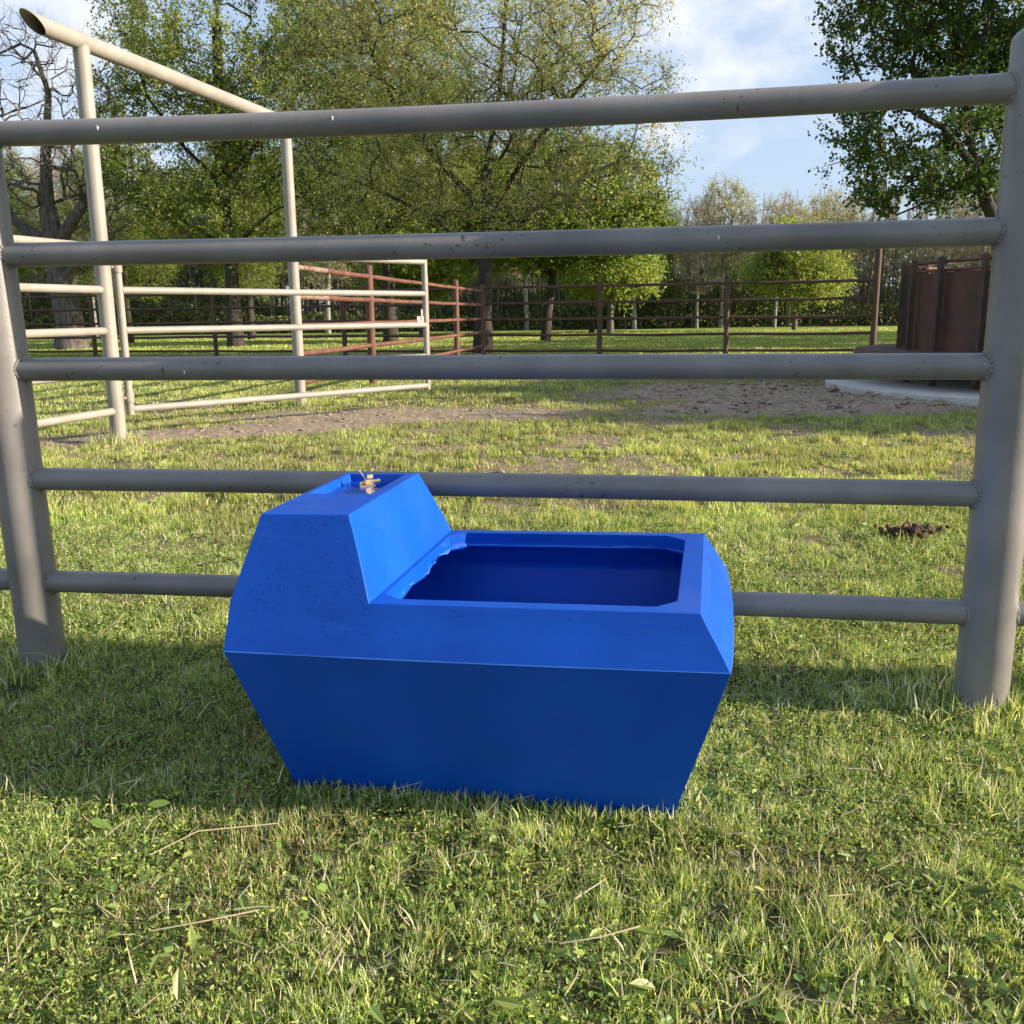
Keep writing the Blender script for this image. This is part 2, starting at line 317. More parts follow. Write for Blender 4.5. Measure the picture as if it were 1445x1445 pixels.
# ---------------------------------------------------------------- blue trough
TX, TY, TW = -.4722, 1.9846, .2087
c_, s_ = math.cos(TW), math.sin(TW)
def W3(x, y, z): return Vector((TX+x*c_+y*s_, TY-x*s_+y*c_, z+.0217*(x-.45)+.0153*y-.004))
trough = empty('water_trough', W3(.46, 0, 0).to_tuple())
tag(trough, 'bright blue moulded plastic livestock water trough standing on the grass', 'trough')
z1, z2, z3 = .3353, .424, .574
BF = [(.0943, -.2295, 0), (.8228, -.2295, 0), (.8228, .2295, 0), (.0943, .2295, 0)]
WF = [(0, -.3236, z1), (.9175, -.3236, z1), (.9175, .3236, z1), (0, .3236, z1)]
RF = [(.0003, -.2842, z2), (.8658, -.2842, z2), (.8658, .2842, z2), (.0003, .2842, z2)]
TF = [(.0399, -.2176, z3), (.2175, -.2176, z3), (.2175, .2176, z3), (.0399, .2176, z3)]
XS = .275
def lerp(a, b, t): return tuple(a[i]+(b[i]-a[i])*t for i in range(3))
def poly_part(name, quads, mats, parent, cuts=5, bev=.0045, fn=None, ang=14):
    bm = bmesh.new(); cache = {}
    for qd in quads:
        vs = []
        for p in qd:
            key = tuple(round(c, 5) for c in p)
            if key not in cache: cache[key] = bm.verts.new(p)
            vs.append(cache[key])
        try: bm.faces.new(vs)
        except ValueError: pass
    bmesh.ops.recalc_face_normals(bm, faces=bm.faces)
    if cuts: bmesh.ops.subdivide_edges(bm, edges=bm.edges[:], cuts=cuts, use_grid_fill=True)
    rp = Vector(root_of(parent).location)
    for v_ in bm.verts:
        p = v_.co.copy()
        if fn: p = fn(p)
        v_.co = W3(*p)-rp
    me = bpy.data.meshes.new(name); bm.to_mesh(me); bm.free()
    me.polygons.foreach_set('use_smooth', np.ones(len(me.polygons), bool))
    for m_ in mats: me.materials.append(m_)
    o = bpy.data.objects.new(name, me); COL.objects.link(o); o.parent = parent
    if bev:
        md = o.modifiers.new('bevel', 'BEVEL'); md.width = bev; md.segments = 3; md.limit_method = 'ANGLE'; md.angle_limit = R(ang); md.harden_normals = True
    return o
def xs_on(P0, P1, t): return lerp(P0, P1, t)
tS = XS/.8658
bs_f, bs_b = lerp(BF[0], BF[1], .3), lerp(BF[3], BF[2], .3)
ws_f, ws_b = lerp(WF[0], WF[1], .3), lerp(WF[3], WF[2], .3)
sf, sb = (XS, -.2842, z2), (XS, .2842, z2)
Oc = [(.322, -.252), (.79, -.252), (.826, -.217), (.826, .217), (.785, .258), (.318, .258), (.285, .228), (.285, -.222)]
O0 = [(x, y, z2) for x, y in Oc]
O1 = [(x, y, z2-.027) for x, y in Oc]
# inner ring: slight inward flash then hollow
O2 = [(x+(.004 if x < .5 else -.004), y+(.007 if y < 0 else -.007), z2-.029) for x, y in Oc]
th = .012
def inset(P, z): return [(P[0][0]+th, P[0][1]+th, z), (P[1][0]-th, P[1][1]+th, z), (P[2][0]-th, P[2][1]-th, z), (P[3][0]+th, P[3][1]-th, z)]
quads = []
quads += [(BF[0], bs_f, bs_b, BF[3]), (bs_f, BF[1], BF[2], bs_b)]
quads += [(BF[0], bs_f, ws_f, WF[0]), (bs_f, BF[1], WF[1], ws_f), (BF[1], BF[2], WF[2], WF[1]), (BF[2], bs_b, ws_b, WF[2]), (bs_b, BF[3], WF[3], ws_b), (BF[3], BF[0], WF[0], WF[3])]
quads += [(WF[0], ws_f, sf, RF[0]), (ws_f, WF[1], RF[1], sf), (WF[1], WF[2], RF[2], RF[1]), (WF[2], ws_b, sb, RF[2]), (ws_b, WF[3], RF[3], sb), (WF[3], WF[0], RF[0], RF[3])]
quads += [(sf, RF[1], O0[1], O0[0]), (RF[1], O0[2], O0[1]), (RF[1], RF[2], O0[3], O0[2]), (RF[2], O0[4], O0[3]), (RF[2], sb, O0[5], O0[4]), (sb, O0[6], O0[5]), (sb, sf, O0[7], O0[6]), (sf, O0[0], O0[7])]
for k in range(8):
    k2 = (k+1) % 8
    quads.append((O0[k], O0[k2], O1[k2], O1[k])); quads.append((O1[k], O1[k2], O2[k2], O2[k]))
def bowl(p):
    x, y, z = p
    a = max(0, (z2-z)/(z2-z1)) if z > z1 else max(0, z/z1); a = a*a*(3-2*a)
    # end walls and sides bow out a little around the waist; lip edge is wavy
    if z > .03 and z < z2-.001 and not (abs(z-(z2-.027)) < .003 or abs(z-(z2-.029)) < .003):
        if x > .80: p.x += .010*a*(1-(y/.33)**2)
        p.y += .005*(y/.3)*math.sin(max(0, min(1, (x)/.9175))*math.pi)*a
    if abs(z-(z2-.029)) < .0025 or abs(z-(z2-.027)) < .0015:
        k_ = 1 if x < .34 else .22
        p.z += k_*(.0030*math.sin(x*37+y*29)+.0022*math.sin(x*83+1-y*71))
        if x < .32: p.x += .004*math.sin(y*31+.5)+.003*math.sin(y*77); p.z += -.002
    return p
basin = poly_part('basin', quads, [M['blue']], trough, 5, .006, bowl)
# inner liner of the hollow basin (starts at the lip, widens below it)
IW = inset(WF, z1); IB = inset(BF, .02)
IR = [(.015, -.272, z2-.016), (.848, -.272, z2-.016), (.848, .272, z2-.016), (.015, .272, z2-.016)]
lq = []
for A_, B_ in ((IR, IW), (IW, IB)):
    for k in range(4): lq.append((A_[k], A_[(k+1) % 4], B_[(k+1) % 4], B_[k]))
lq.append(tuple(IB))
poly_part('inner_wall', lq, [M['blue']], trough, 5, .01)
# pale trimmed flash along the lip and the moulding line round the waist
m, t, b, N, Lk = mat('pale_blue_edge'); M['edge'] = m; b.inputs['Base Color'].default_value = (.035, .17, .60, 1); b.inputs['Roughness'].default_value = .5
def edge_line(pts, r, seed, name):
    rs_ = random.Random(seed); P_ = []
    for A_, B_ in zip(pts[:-1], pts[1:]):
        n_ = 14
        for k in range(n_):
            q_ = bowl(Vector(lerp(A_, B_, k/n_))); P_.append(W3(*q_))
    P_.append(W3(*pts[-1])); mb = MB(); mb.tube(P_, [r*(.55+.9*rs_.random()) for _ in P_], 6); mb.build(name, M['edge'], basin)
edge_line([(x, y, z-.0012) for x, y, z in O1]+[(O1[0][0], O1[0][1], O1[0][2]-.0012)], .0016, 1, 'lip_edge')
edge_line([(p[0], p[1], p[2]) for p in WF]+[WF[0]], .0011, 2, 'moulding_line')
# float box on the rim
RX0, RX1, RY0, RY1, RD = .054, .190, -.021, .2035, .019
rc0 = [(RX0, RY0, z3), (RX1, RY0, z3), (RX1, RY1, z3), (RX0, RY1, z3)]
rc1 = [(x+(.003 if x < .1 else -.003), y+(.003 if y < .1 else -.003), z3-RD) for x, y, z in rc0]
R0b = (.0003, -.2842, z2); R3b = (.0003, .2842, z2)
bq = [(R0b, sf, TF[1], TF[0]), (sf, sb, TF[2], TF[1]), (sb, R3b, TF[3], TF[2]), (R3b, R0b, TF[0], TF[3])]
for k in range(4):
    k2 = (k+1) % 4; bq += [(TF[k], TF[k2], rc0[k2], rc0[k]), (rc0[k], rc0[k2], rc1[k2], rc1[k])]
bq.append(tuple(rc1))
def boxbow(p):
    t = (p.z-z2)/(z3-z2)
    if 0 < t < 1 and p.x > .19 and p.z < z3-RD-.001: p.x += .003*math.sin(t*math.pi)*math.cos(p.y*4)
    return p
fbox = poly_part('float_box', bq, [M['blue']], trough, 5, .0042, boxbow)
# thin shallow puddle in the recess
wq = []
nx, ny = 14, 22
V = []; F = []
for a in range(nx+1):
    for b_ in range(ny+1):
        x = RX0+.005+(RX1-RX0-.010)*a/nx; y = RY0+.005+(RY1-RY0-.03)*b_/ny
        V.append(W3(x, y, z3-RD+.0022+.0007*math.sin(a*1.3+b_*.9)))
for a in range(nx):
    for b_ in range(ny):
        i0 = a*(ny+1)+b_; F.append((i0, i0+ny+1, i0+ny+2, i0+1))
mb = MB(); mb.add(V, F); mb.build('water_film', M['water'], fbox)
# valve: brass block with a bolt and a small nut plate
vp = W3(.120, .150, z3-RD)
valve = MB(); ang = .55
valve.box((vp.x, vp.y, vp.z+.011), (.017, .010, .010), ang); valve.box((vp.x+.003, vp.y+.004, vp.z+.0225), (.014, .005, .008), ang)
valve.box((vp.x-.003, vp.y-.002, vp.z+.0025), (.034, .018, .004), ang-.2); valve.tube([vp+Vector((-.018, -.004, .008)), vp+Vector((.026, .006, .013))], .0042, 12)
vo = valve.build('float_valve', M['brass'], fbox, smooth=True)
bt = MB(); bt.tube([vp+Vector((-.006, .002, .016)), vp+Vector((-.020, .006, .034))], .0022, 10); bt.tube([vp+Vector((-.0195, .006, .033)), vp+Vector((-.0215, .0065, .037))], .0048, 6)
bt.build('bolt', M['zinc'], vo)
# droplets beading on the front of box and rim
rs = random.Random(5); dm = MB()
def drop(p, n, r):
    if n.y < -.2: pass
    n = n.normalized(); a = n.orthogonal().normalized(); b_ = n.cross(a); V = [p+n*r*.34]; F = []
    for ring in (1, 2):
        th_ = ring*math.pi/4
        for k in range(8): t_ = k*math.pi/4; V.append(p+(a*math.cos(t_)+b_*math.sin(t_))*r*math.sin(th_)+n*r*.34*math.cos(th_))
    for k in range(8):
        k2 = (k+1) % 8; F.append((0, 1+k, 1+k2)); F.append((1+k, 9+k, 9+k2, 1+k2))
    dm.add(V, F)
fn_ = (W3(0, -1, .44)-W3(0, 0, 0)).normalized()
for k in range(170):
    t = rs.random(); zz = z1+.01+(z3-z1-.015)*t
    yy = -.3236+(zz-z1)*(.3236-.2842)/(z2-z1)
    if zz < z2: xx = rs.uniform(.02, .85) if rs.random() < .45 else rs.uniform(.02, .3)
    else: xx = rs.uniform(.03+(zz-z2)*.25, XS-(zz-z2)*.42)
    drop(W3(xx, yy-.0002-(.004*math.sin(xx/.9*math.pi)*max(0, 1-abs(zz-z1)/.16)), zz), fn_, rs.uniform(.0010, .0024))
for k in range(50):
    drop(W3(rs.uniform(.06, .2), rs.uniform(-.2, -.03), z3), Vector((0, 0, 1)), rs.uniform(.001, .0028))
d_ob = dm.build('water_droplets', M['water'], trough); d_ob['kind'] = 'stuff'
# ---------------------------------------------------------------- tan overhead gate frame + panel + gate
P1 = Vector((-2.98, 7.16, 0)); P2 = Vector((-2.23, 10.09, 0)); PD = (P2-P1).normalized()
arch = empty('gate_frame', P1); tag(arch, 'tall tan pipe gate frame with an overhead bar on two posts', 'gate frame')
for P, h in ((P1, 2.80), (P2, 2.80)):
    mb = MB(); mb.tube([Vector((P.x, P.y, z)) for z in (-.3, 0, 1.4, h)], .056, 32); pp = mb.build('post', M['tan'], arch)
hd = PD; A = P1-PD*.46; B = P2+PD*.10; A.z = B.z = 2.83
mb = MB(); n = 36; V = []; F = []
ax = (B-A).normalized(); sx = ax.cross(UPV)
for rr_ in (.060, .055):          # hollow open-ended pipe
    for P in (A, B):
        for k in range(n):
            t = 2*math.pi*k/n; V.append(P+sx*rr_*math.cos(t)+UPV*rr_*math.sin(t)+ax*(-.09*math.sin(t) if P is A else 0))
for k in range(n):
    k2 = (k+1) % n; F += [(k, k2, n+k2, n+k), (2*n+k2, 2*n+k, 3*n+k, 3*n+k2), (k2, k, 2*n+k, 2*n+k2), (n+k, n+k2, 3*n+k2, 3*n+k)]
mb.add(V, F); mb.build('overhead_bar', M['tan'], arch)
GH = [1.436, 1.134, .837, .530, .243]
lf = empty('pipe_fence', P1-PD*3); tag(lf, 'tan five rail pipe fence at the left edge running up to the tall post', 'fence')
mb = MB(); mb.tube([P1-PD*3+Vector((0, 0, z)) for z in (-.2, 0, 1.5)], .05, 24); mb.build('post', M['tan'], lf)
for h in GH:
    mb = MB(); mb.tube([P1-PD*3+Vector((0, 0, h)), P1-PD*1.5+Vector((0, 0, h-.004)), P1-PD*.05+Vector((0, 0, h))], .0285, 20); mb.build('rail', M['tan'], lf)
G0 = Vector((-2.93, 7.30, 0)); G1 = Vector((-.825, 9.5, 0)); GD = (G1-G0).normalized()
gate = empty('pipe_gate', G0); tag(gate, 'tan five bar pipe gate swung open beyond the left post', 'gate')
mb = MB(); mb.tube([G0+Vector((0, 0, z)) for z in (.20, .8, 1.46)], .029, 22); st = mb.build('hinge_stile', M['tan'], gate)
for z in (.33, 1.30):
    mb = MB(); mb.tube([G0+Vector((0, 0, z-.035)), G0+Vector((0, 0, z+.035))], .036, 22); mb.build('hinge_collar', M['tan'], st)
    mb = MB(); mb.tube([P1+Vector((.04, .04, z)), G0+Vector((-.02, -.01, z))], .013, 12); mb.build('hinge_pin', M['mix'], st)
mb = MB(); mb.tube([G1+Vector((0, 0, z)) for z in (.20, .8, 1.455)], .0285, 22); mb.build('end_stile', M['tan'], gate)
for h in GH:
    mb = MB(); mb.tube([G0+GD*.02+Vector((0, 0, h)), (G0+G1)/2+Vector((0, 0, h-.004)), G1-GD*.01+Vector((0, 0, h-.006))], .027, 20); mb.build('gate_rail', M['tan'], gate)
mb = MB(); mb.box(tuple(G1-GD*.07+Vector((0, 0, .87))), (.09, .012, .09), .8); mb.box(tuple(G1-GD*.05+Vector((0, -.01, .93))), (.02, .01, .10), .8); mb.build('latch', M['tan'], gate)
# ---------------------------------------------------------------- rusty fence running away, back fence
C0 = Vector((-.59, 21.5, 0)); BD = (C0-P2).normalized(); Ltot = (C0-P2).length
rf = empty('pipe_fence', P2); tag(rf, 'reddish brown rusty pipe fence running from the tan frame to the far corner', 'fence')
cuts = [0, 2.72, 5.95, 8.5, Ltot]
for k, s in enumerate(cuts[1:]):
    P = P2+BD*s; mb = MB(); post_mesh(mb, P, .054 if k < 3 else .05, 1.55, seg=20); mb.build('post', M['rust'], rf)
for k in range(4):
    A, B = P2+BD*(cuts[k]+.05), P2+BD*cuts[k+1]
    for h in (1.43, 1.13, .83, .54, .24):
        s0 = 0
        if k == 0 and h in (1.43, 1.13):
            mid = A.lerp(B, .36); mb = MB(); mb.tube([A+UPV*h, mid+UPV*h], .0285, 14); mb.build('rail', M['mix'], rf); A2 = mid
        else: A2 = A
        mb = MB(); mb.tube([A2+UPV*h, A2.lerp(B, .5)+UPV*(h-.006), B+UPV*h], .0285, 14); mb.build('rail', M['rust'], rf)
BK = [Vector(p) for p in ((-17.6, 26.3, 0), (-13.9, 25.3, 0), (-10.5, 24.3, 0), (-7.15, 23.35, 0), (-3.85, 22.4, 0), (-.59, 21.5, 0), (1.94, 20.8, 0), (4.52, 20.08, 0), (7.30, 19.3, 0))]
bf = empty('pipe_fence', BK[-1]); tag(bf, 'long shade-darkened brown five rail pipe fence across the back of the pen', 'fence')
bh = (1.50, 1.16, .81, .47, .13)
for k, P in enumerate(BK):
    if k == 5: continue
    tall = k == len(BK)-1
    mb = MB(); post_mesh(mb, P, .062 if tall else .054, 2.3 if tall else 1.57, seg=18); mb.build('post', M['rust_shaded'], bf)
rs = random.Random(3)
for k in range(len(BK)-1):
    for h in bh:
        A, B = BK[k]+UPV*h, BK[k+1]+UPV*h; mb = MB()
        pts = [A.lerp(B, s)+UPV*(-.012*4*s*(1-s)*rs.uniform(0, 1.6)) for s in (0, .25, .5, .75, 1)]
        mb.tube(pts, .03, 12); mb.build('rail', M['rust_shaded'], bf)
# pasture gate right of the tall post
g2 = empty('pipe_gate', (7.55, 19.0, 0)); tag(g2, 'shade-darkened brown five bar gate between the tall post and the round tub', 'gate')
gd = Vector((.93, -.36, 0)); q0 = Vector((7.6, 18.6, 0))
for s in (0, 3.6):
    mb = MB(); mb.tube([q0+gd*s+UPV*z for z in (.12, 1.55)], .04, 14); mb.build('stile', M['rust_shaded'], g2)
for h in (1.5, 1.17, .82, .48, .17):
    mb = MB(); mb.tube([q0+UPV*h, q0+gd*3.6+UPV*h], .026, 12); mb.build('gate_rail', M['rust_shaded'], g2)
mb = MB()
for k in range(7):
    c0 = q0+Vector((-.02, -.05, .83-k*.055)); pts = [c0+Vector((math.cos(t)*(.014 if k % 2 else .004), math.sin(t)*(.004 if k % 2 else .014), math.sin(t*1+.0)*.03)) for t in np.linspace(0, 2*math.pi, 9)[:-1]]
    mb.tube(pts, .006, 6, closed=True)
mb.build('chain', M['zinc'], g2)
# ---------------------------------------------------------------- round sheeted tub on a slab
TC = Vector((6.8, 11.2, 0))
def ring(mb, c, r, z, rad, n=72, a0=0, a1=2*math.pi, seg=10):
    full = abs(a1-a0-2*math.pi) < 1e-6
    ts = np.linspace(a0, a1, n+1)[:-1] if full else np.linspace(a0, a1, n)
    mb.tube([(c.x+r*math.cos(t), c.y+r*math.sin(t), z) for t in ts], rad, seg, closed=full)
def disc(mb, c, r, zt, zb, n=96, r_in=0, wob=0):
    V = []; 
    for z in (zt, zb):
        for k in range(n): t = 2*math.pi*k/n; q = r+wob*math.sin(t*5+1)+wob*.6*math.sin(t*11); V.append((c.x+q*math.cos(t), c.y+q*math.sin(t), z))
    F = [tuple(range(n)), tuple(range(2*n-1, n-1, -1))]+[(k, n+k, n+(k+1) % n, (k+1) % n) for k in range(n)]
    mb.add(V, F)
slab = MB(); disc(slab, TC+Vector((-.05, -.2, 0)), 2.95, .07, -.1, wob=.012); so_ = slab.build('concrete_slab', M['concrete']); tag(so_, 'pale round concrete slab underneath the rusty sheeted tub', 'slab')
tub = empty('cattle_tub', TC); tag(tub, 'round rusty sheet metal cattle tub with upright ribs and walkway', 'cattle tub')
mb = MB(); disc(mb, TC, 2.6, .455, .415)
mb.build('walkway', M['sheet'], tub)
mb = MB(); ring(mb, TC, 2.6, .42, .028); mb.build('walkway_edge', M['rust'], tub)
RW = 2.02
V = []; F = []; n = 96
for r_ in (RW, RW-.006):
    for z in (.46, 1.32):
        for k in range(n): t = 2*math.pi*k/n; V.append((TC.x+r_*math.cos(t), TC.y+r_*math.sin(t), z))
for k in range(n):
    k2 = (k+1) % n; F += [(k, k2, n+k2, n+k), (2*n+k2, 2*n+k, 3*n+k, 3*n+k2), (n+k, n+k2, 3*n+k2, 3*n+k), (k2, k, 2*n+k, 2*n+k2)]
mb = MB(); mb.add(V, F); mb.build('sheet_wall', M['sheet'], tub)
a_first = math.atan2(11.32-TC.y, 4.87-TC.x)
nr = 22
for k in range(nr):
    t = a_first+2*math.pi*k/nr; p = TC+Vector((math.cos(t), math.sin(t), 0))*(RW+.075)
    mb = MB(); mb.box((p.x, p.y, .775), (.06, .05, 1.40), t); mb.tube([p+UPV*1.47, p+UPV*1.475, p+UPV*1.50], [.035, .035, .012], 12); mb.build('rib', M['rust_shaded'], tub)  # shade on the tub's near ribs is carried by their darker colour
    q_ = TC+Vector((math.cos(t), math.sin(t), 0))*2.1
for z, rad in ((1.44, .022), (1.345, .018)):
    mb = MB(); ring(mb, TC, RW, z, rad); mb.build('top_rail', M['rust'], tub)
pc = Vector((9.6, 13.8, 0)); mb = MB(); mb.tube([pc, pc+UPV*2.1], .06, 16); tag(mb.build('post', M['rust']), 'dark rusty post standing behind the round tub', 'post')
# ---------------------------------------------------------------- dung heap
mb = MB(); rs = random.Random(9); mp0 = Vector((1.62, 3.76, 0))
for k in range(95):
    p = mp0+Vector((rs.gauss(0, .06), rs.gauss(0, .03), 0)); p.z = float(gz(p.x, p.y))+.018+rs.random()*.032
    r_ = rs.uniform(.008, .019); pts = [p+Vector((rs.uniform(-1, 1), rs.uniform(-1, 1), rs.uniform(-.5, .5)))*r_*.8*s for s in (-1, 0, 1)]
    mb.tube(pts, [r_*.5, r_, r_*.45], 7)
tag(mb.build('dung_pile', M['dung']), 'small brown crumbly dung pile in the grass behind the fence', 'dung pile')
# ---------------------------------------------------------------- grass
def in_trough(x, y, pad=0):
    dx, dy = x-TX, y-TY; lx = dx*c_-dy*s_; ly = dx*s_+dy*c_
    return (lx > .0943-pad) & (lx < .8228+pad) & (np.abs(ly) < .2295+pad)
def sample_area(n, y0, y1, power=1.0, margin=.62, pad=.5):
    """points over the wedge the pen occupies in front of the viewer, density falling with distance"""
    u = rng.random(n); y = (y0**(2-power)+u*(y1**(2-power)-y0**(2-power)))**(1/(2-power)) if power != 2 else y0*(y1/y0)**u
    x = (rng.random(n)*2-1)*(y*margin+pad)
    return x, y
def keep(x, y, z0=0):
    d = dirt(x, y)
    k = rng.random(len(x)) > d*1.05-.03
    k &= ~in_trough(x, y)
    for P in (PL, PR, P1, P2): k &= np.hypot(x-P.x, y-P.y) > .06
    k &= np.hypot(x-TC.x, y-TC.y) > 2.96
    k &= np.hypot(x-TC.x+.05, y-TC.y+.2) > 2.96
    return k
def palette(n, cols, w):
    w = np.array(w, float)/sum(w); idx = rng.choice(len(cols), n, p=w); c = np.array(cols)[idx]
    return c*(1+rng.normal(0, .16, (n, 1))).clip(.55, 1.5)
GC = [(.32, .40, .09), (.42, .48, .13), (.22, .31, .06), (.52, .54, .20), (.64, .59, .36), (.70, .64, .44)]
GCn = [(.32, .42, .10), (.50, .60, .18), (.11, .19, .045), (.62, .67, .30), (.74, .69, .46), (.80, .76, .58)]
def blades(n, y0, y1, power, L, Wd, seg, w=(3, 3, 3, 2, .8, .5), lean=.6, cols=GC, clump=.16):
    x, y = sample_area(n, y0, y1, power)
    # pull towards tufts
    cx = np.round(x/clump)*clump+(_h(np.round(x/clump), np.round(y/clump), 5)-.5)*clump; cy = np.round(y/clump)*clump+(_h(np.round(x/clump), np.round(y/clump), 6)-.5)*clump
    pull = rng.random(n)**2*.75; x = x+(cx-x)*pull; y = y+(cy-y)*pull
    k = keep(x, y) & (vn(x, y, clump*.8, 133) > .22*rng.random(n)+.12); x, y = x[k], y[k]; n = len(x)
    z = gz(x, y)-.004
    tuft = vn(x, y, clump*1.3, 77); big = fbm(x, y, .8, 41, 3)
    Ln = L*(.45+.75*rng.random(n)+.6*np.maximum(tuft-.4, 0))*(.7+.55*big)
    D_ = dirt(x, y); Ln *= (1-.35*D_)*(.45+1.1*vn(x, y, clump*1.1, 222))
    Wn = Wd*(.6+.8*rng.random(n))
    phi = rng.random(n)*2*np.pi; ln = np.abs(rng.normal(0, lean, n)).clip(0, 1.5)+.12
    dirx, diry = np.cos(phi), np.sin(phi); th2 = rng.random(n)*2*np.pi
    wx, wy = np.cos(th2), np.sin(th2)
    hv = []; 
    ts = np.linspace(0, 1, seg+1)
    px, py, pz = x.copy(), y.copy(), z.copy(); V = np.zeros((n, 2*seg+1, 3))
    bend = rng.random(n)*.9+.2
    for s in range(seg+1):
        t = ts[s]; wd = Wn*(1-t**1.6)*.5
        if s < seg:
            V[:, 2*s, 0] = px-wx*wd; V[:, 2*s, 1] = py-wy*wd; V[:, 2*s, 2] = pz
            V[:, 2*s+1, 0] = px+wx*wd; V[:, 2*s+1, 1] = py+wy*wd; V[:, 2*s+1, 2] = pz
            a = np.minimum(ln*(.45+bend*ts[s]*1.2), 1.75); st = Ln/seg
            px = px+np.sin(a)*dirx*st; py = py+np.sin(a)*diry*st; pz = pz+np.cos(a)*st
        else: V[:, 2*s, 0] = px; V[:, 2*s, 1] = py; V[:, 2*s, 2] = pz
    nv = 2*seg+1; base = np.arange(n)[:, None]*nv
    Q = np.concatenate([base+np.array([2*s, 2*s+1, 2*s+3, 2*s+2]) for s in range(seg-1)]) if seg > 1 else np.zeros((0, 4), int)
    T = base+np.array([2*seg-2, 2*seg-1, 2*seg])
    dry = fbm(x, y, .5, 61, 3)
    c = palette(n, cols, w)
    dm_ = (rng.random(n) < sstep(.5, .8, dry)*.4+.5*D_)
    c[dm_] = np.array((.36, .31, .16))*(1+rng.normal(0, .15, (dm_.sum(), 1)))
    tone = ((.62+.7*fbm(x, y, 1.0, 91, 4))*(.72+.56*vn(x, y, clump*1.6, 95)))[:, None]
    c = np.clip(c*tone, 0, .8)
    return V.reshape(-1, 3), Q, T, np.repeat(c, nv, 0)
def join(parts):
    Vs, Fs3, Fs4, Cs = [], [], [], []; o = 0
    for V, Q, T, c in parts:
        Vs.append(V); Cs.append(c)
        if len(Q): Fs4.append(Q+o)
        if len(T): Fs3.append(T+o)
        o += len(V)
    F = []
    if Fs4: F.append(np.concatenate(Fs4))
    if Fs3: F.append(np.concatenate(Fs3))
    return np.concatenate(Vs), F, np.concatenate(Cs)
GS = 1.0
P = [blades(int(520000*GS), .9, 4.4, 1.0, .026, .0026, 3, cols=GCn, w=(3, 3, 3, 1.6, 1.0, .8), lean=.95, clump=.07),
     blades(int(30000*GS), .9, 4.4, 1.0, .044, .0030, 3, cols=GCn, w=(3, 3, 2, 2, 1.5, 1.2), lean=.85, clump=.13),
     blades(int(300000*GS), 4.0, 9.5, 1.0, .042, .0052, 2, lean=.6, clump=.14),
     blades(int(260000*GS), 9.0, 20, 1.2, .045, .011, 2, clump=.3),
     blades(int(200000*GS), 19, 50, 1.5, .06, .03, 1, clump=.6, w=(4, 4, 3, 2, .5, .2))]
V, F, c = join(P)
o = link('grass', np_mesh('grass', V, F, [M['grass']], False, c)); tag(o, 'short patchy green pasture grass all over the ground', 'grass', kind='stuff')
# longer uncut grass hugging the post feet
def ring_blades(P_, n, r0=.065, r1=.16, L=.075):
    a = rng.random(n)*2*np.pi; r_ = r0+(r1-r0)*rng.random(n)**1.5; x = P_.x+r_*np.cos(a); y = P_.y+r_*np.sin(a); z = gz(x, y)-.004
    Ln = L*(.35+.9*rng.random(n)); ph = rng.random(n)*6.28; le = rng.random(n)*.9; W_ = .0017+.001*rng.random(n); th = rng.random(n)*6.28
    B = np.stack([x, y, z], 1); wv_ = np.stack([np.cos(th), np.sin(th), 0*th], 1)*W_[:, None]
    Mi = B+np.stack([np.cos(ph)*np.sin(le*.5), np.sin(ph)*np.sin(le*.5), np.cos(le*.5)], 1)*(Ln*.5)[:, None]
    T_ = Mi+np.stack([np.cos(ph)*np.sin(le*1.4), np.sin(ph)*np.sin(le*1.4), np.cos(le*1.4)], 1)*(Ln*.5)[:, None]
    V = np.stack([B-wv_, B+wv_, Mi+wv_*.8, Mi-wv_*.8, T_], 1).reshape(-1, 3); b0 = np.arange(n)[:, None]*5
    return V, b0+np.array([0, 1, 2, 3]), b0+np.array([3, 2, 4]), np.repeat(palette(n, GCn, (3, 3, 3, 1, 1.4, 1)), 5, 0)
def line_blades(A_, B_, n, L):
    class Q_: pass
    q_ = Q_(); t_ = rng.random(n); q_.x = A_.x+(B_.x-A_.x)*t_; q_.y = A_.y+(B_.y-A_.y)*t_
    return ring_blades(q_, n, 0, .035, L)
fl, fr_, bl_ = W3(.08, -.265, 0), W3(.85, -.265, 0), W3(.08, .2, 0)
V, F, c = join([line_blades(fl, fr_, 1500, .045), line_blades(fr_, W3(.86, .2, 0), 500, .045), ring_blades(PL, 500), ring_blades(PR, 900, r1=.2), ring_blades(P1, 260, r1=.22, L=.12), ring_blades(P2, 200, r1=.2, L=.1)])
o = link('tall_grass', np_mesh('tall_grass', V, F, [M['grass']], False, c)); tag(o, 'longer uncut grass hugging the feet of the posts and trough', 'grass', kind='stuff')
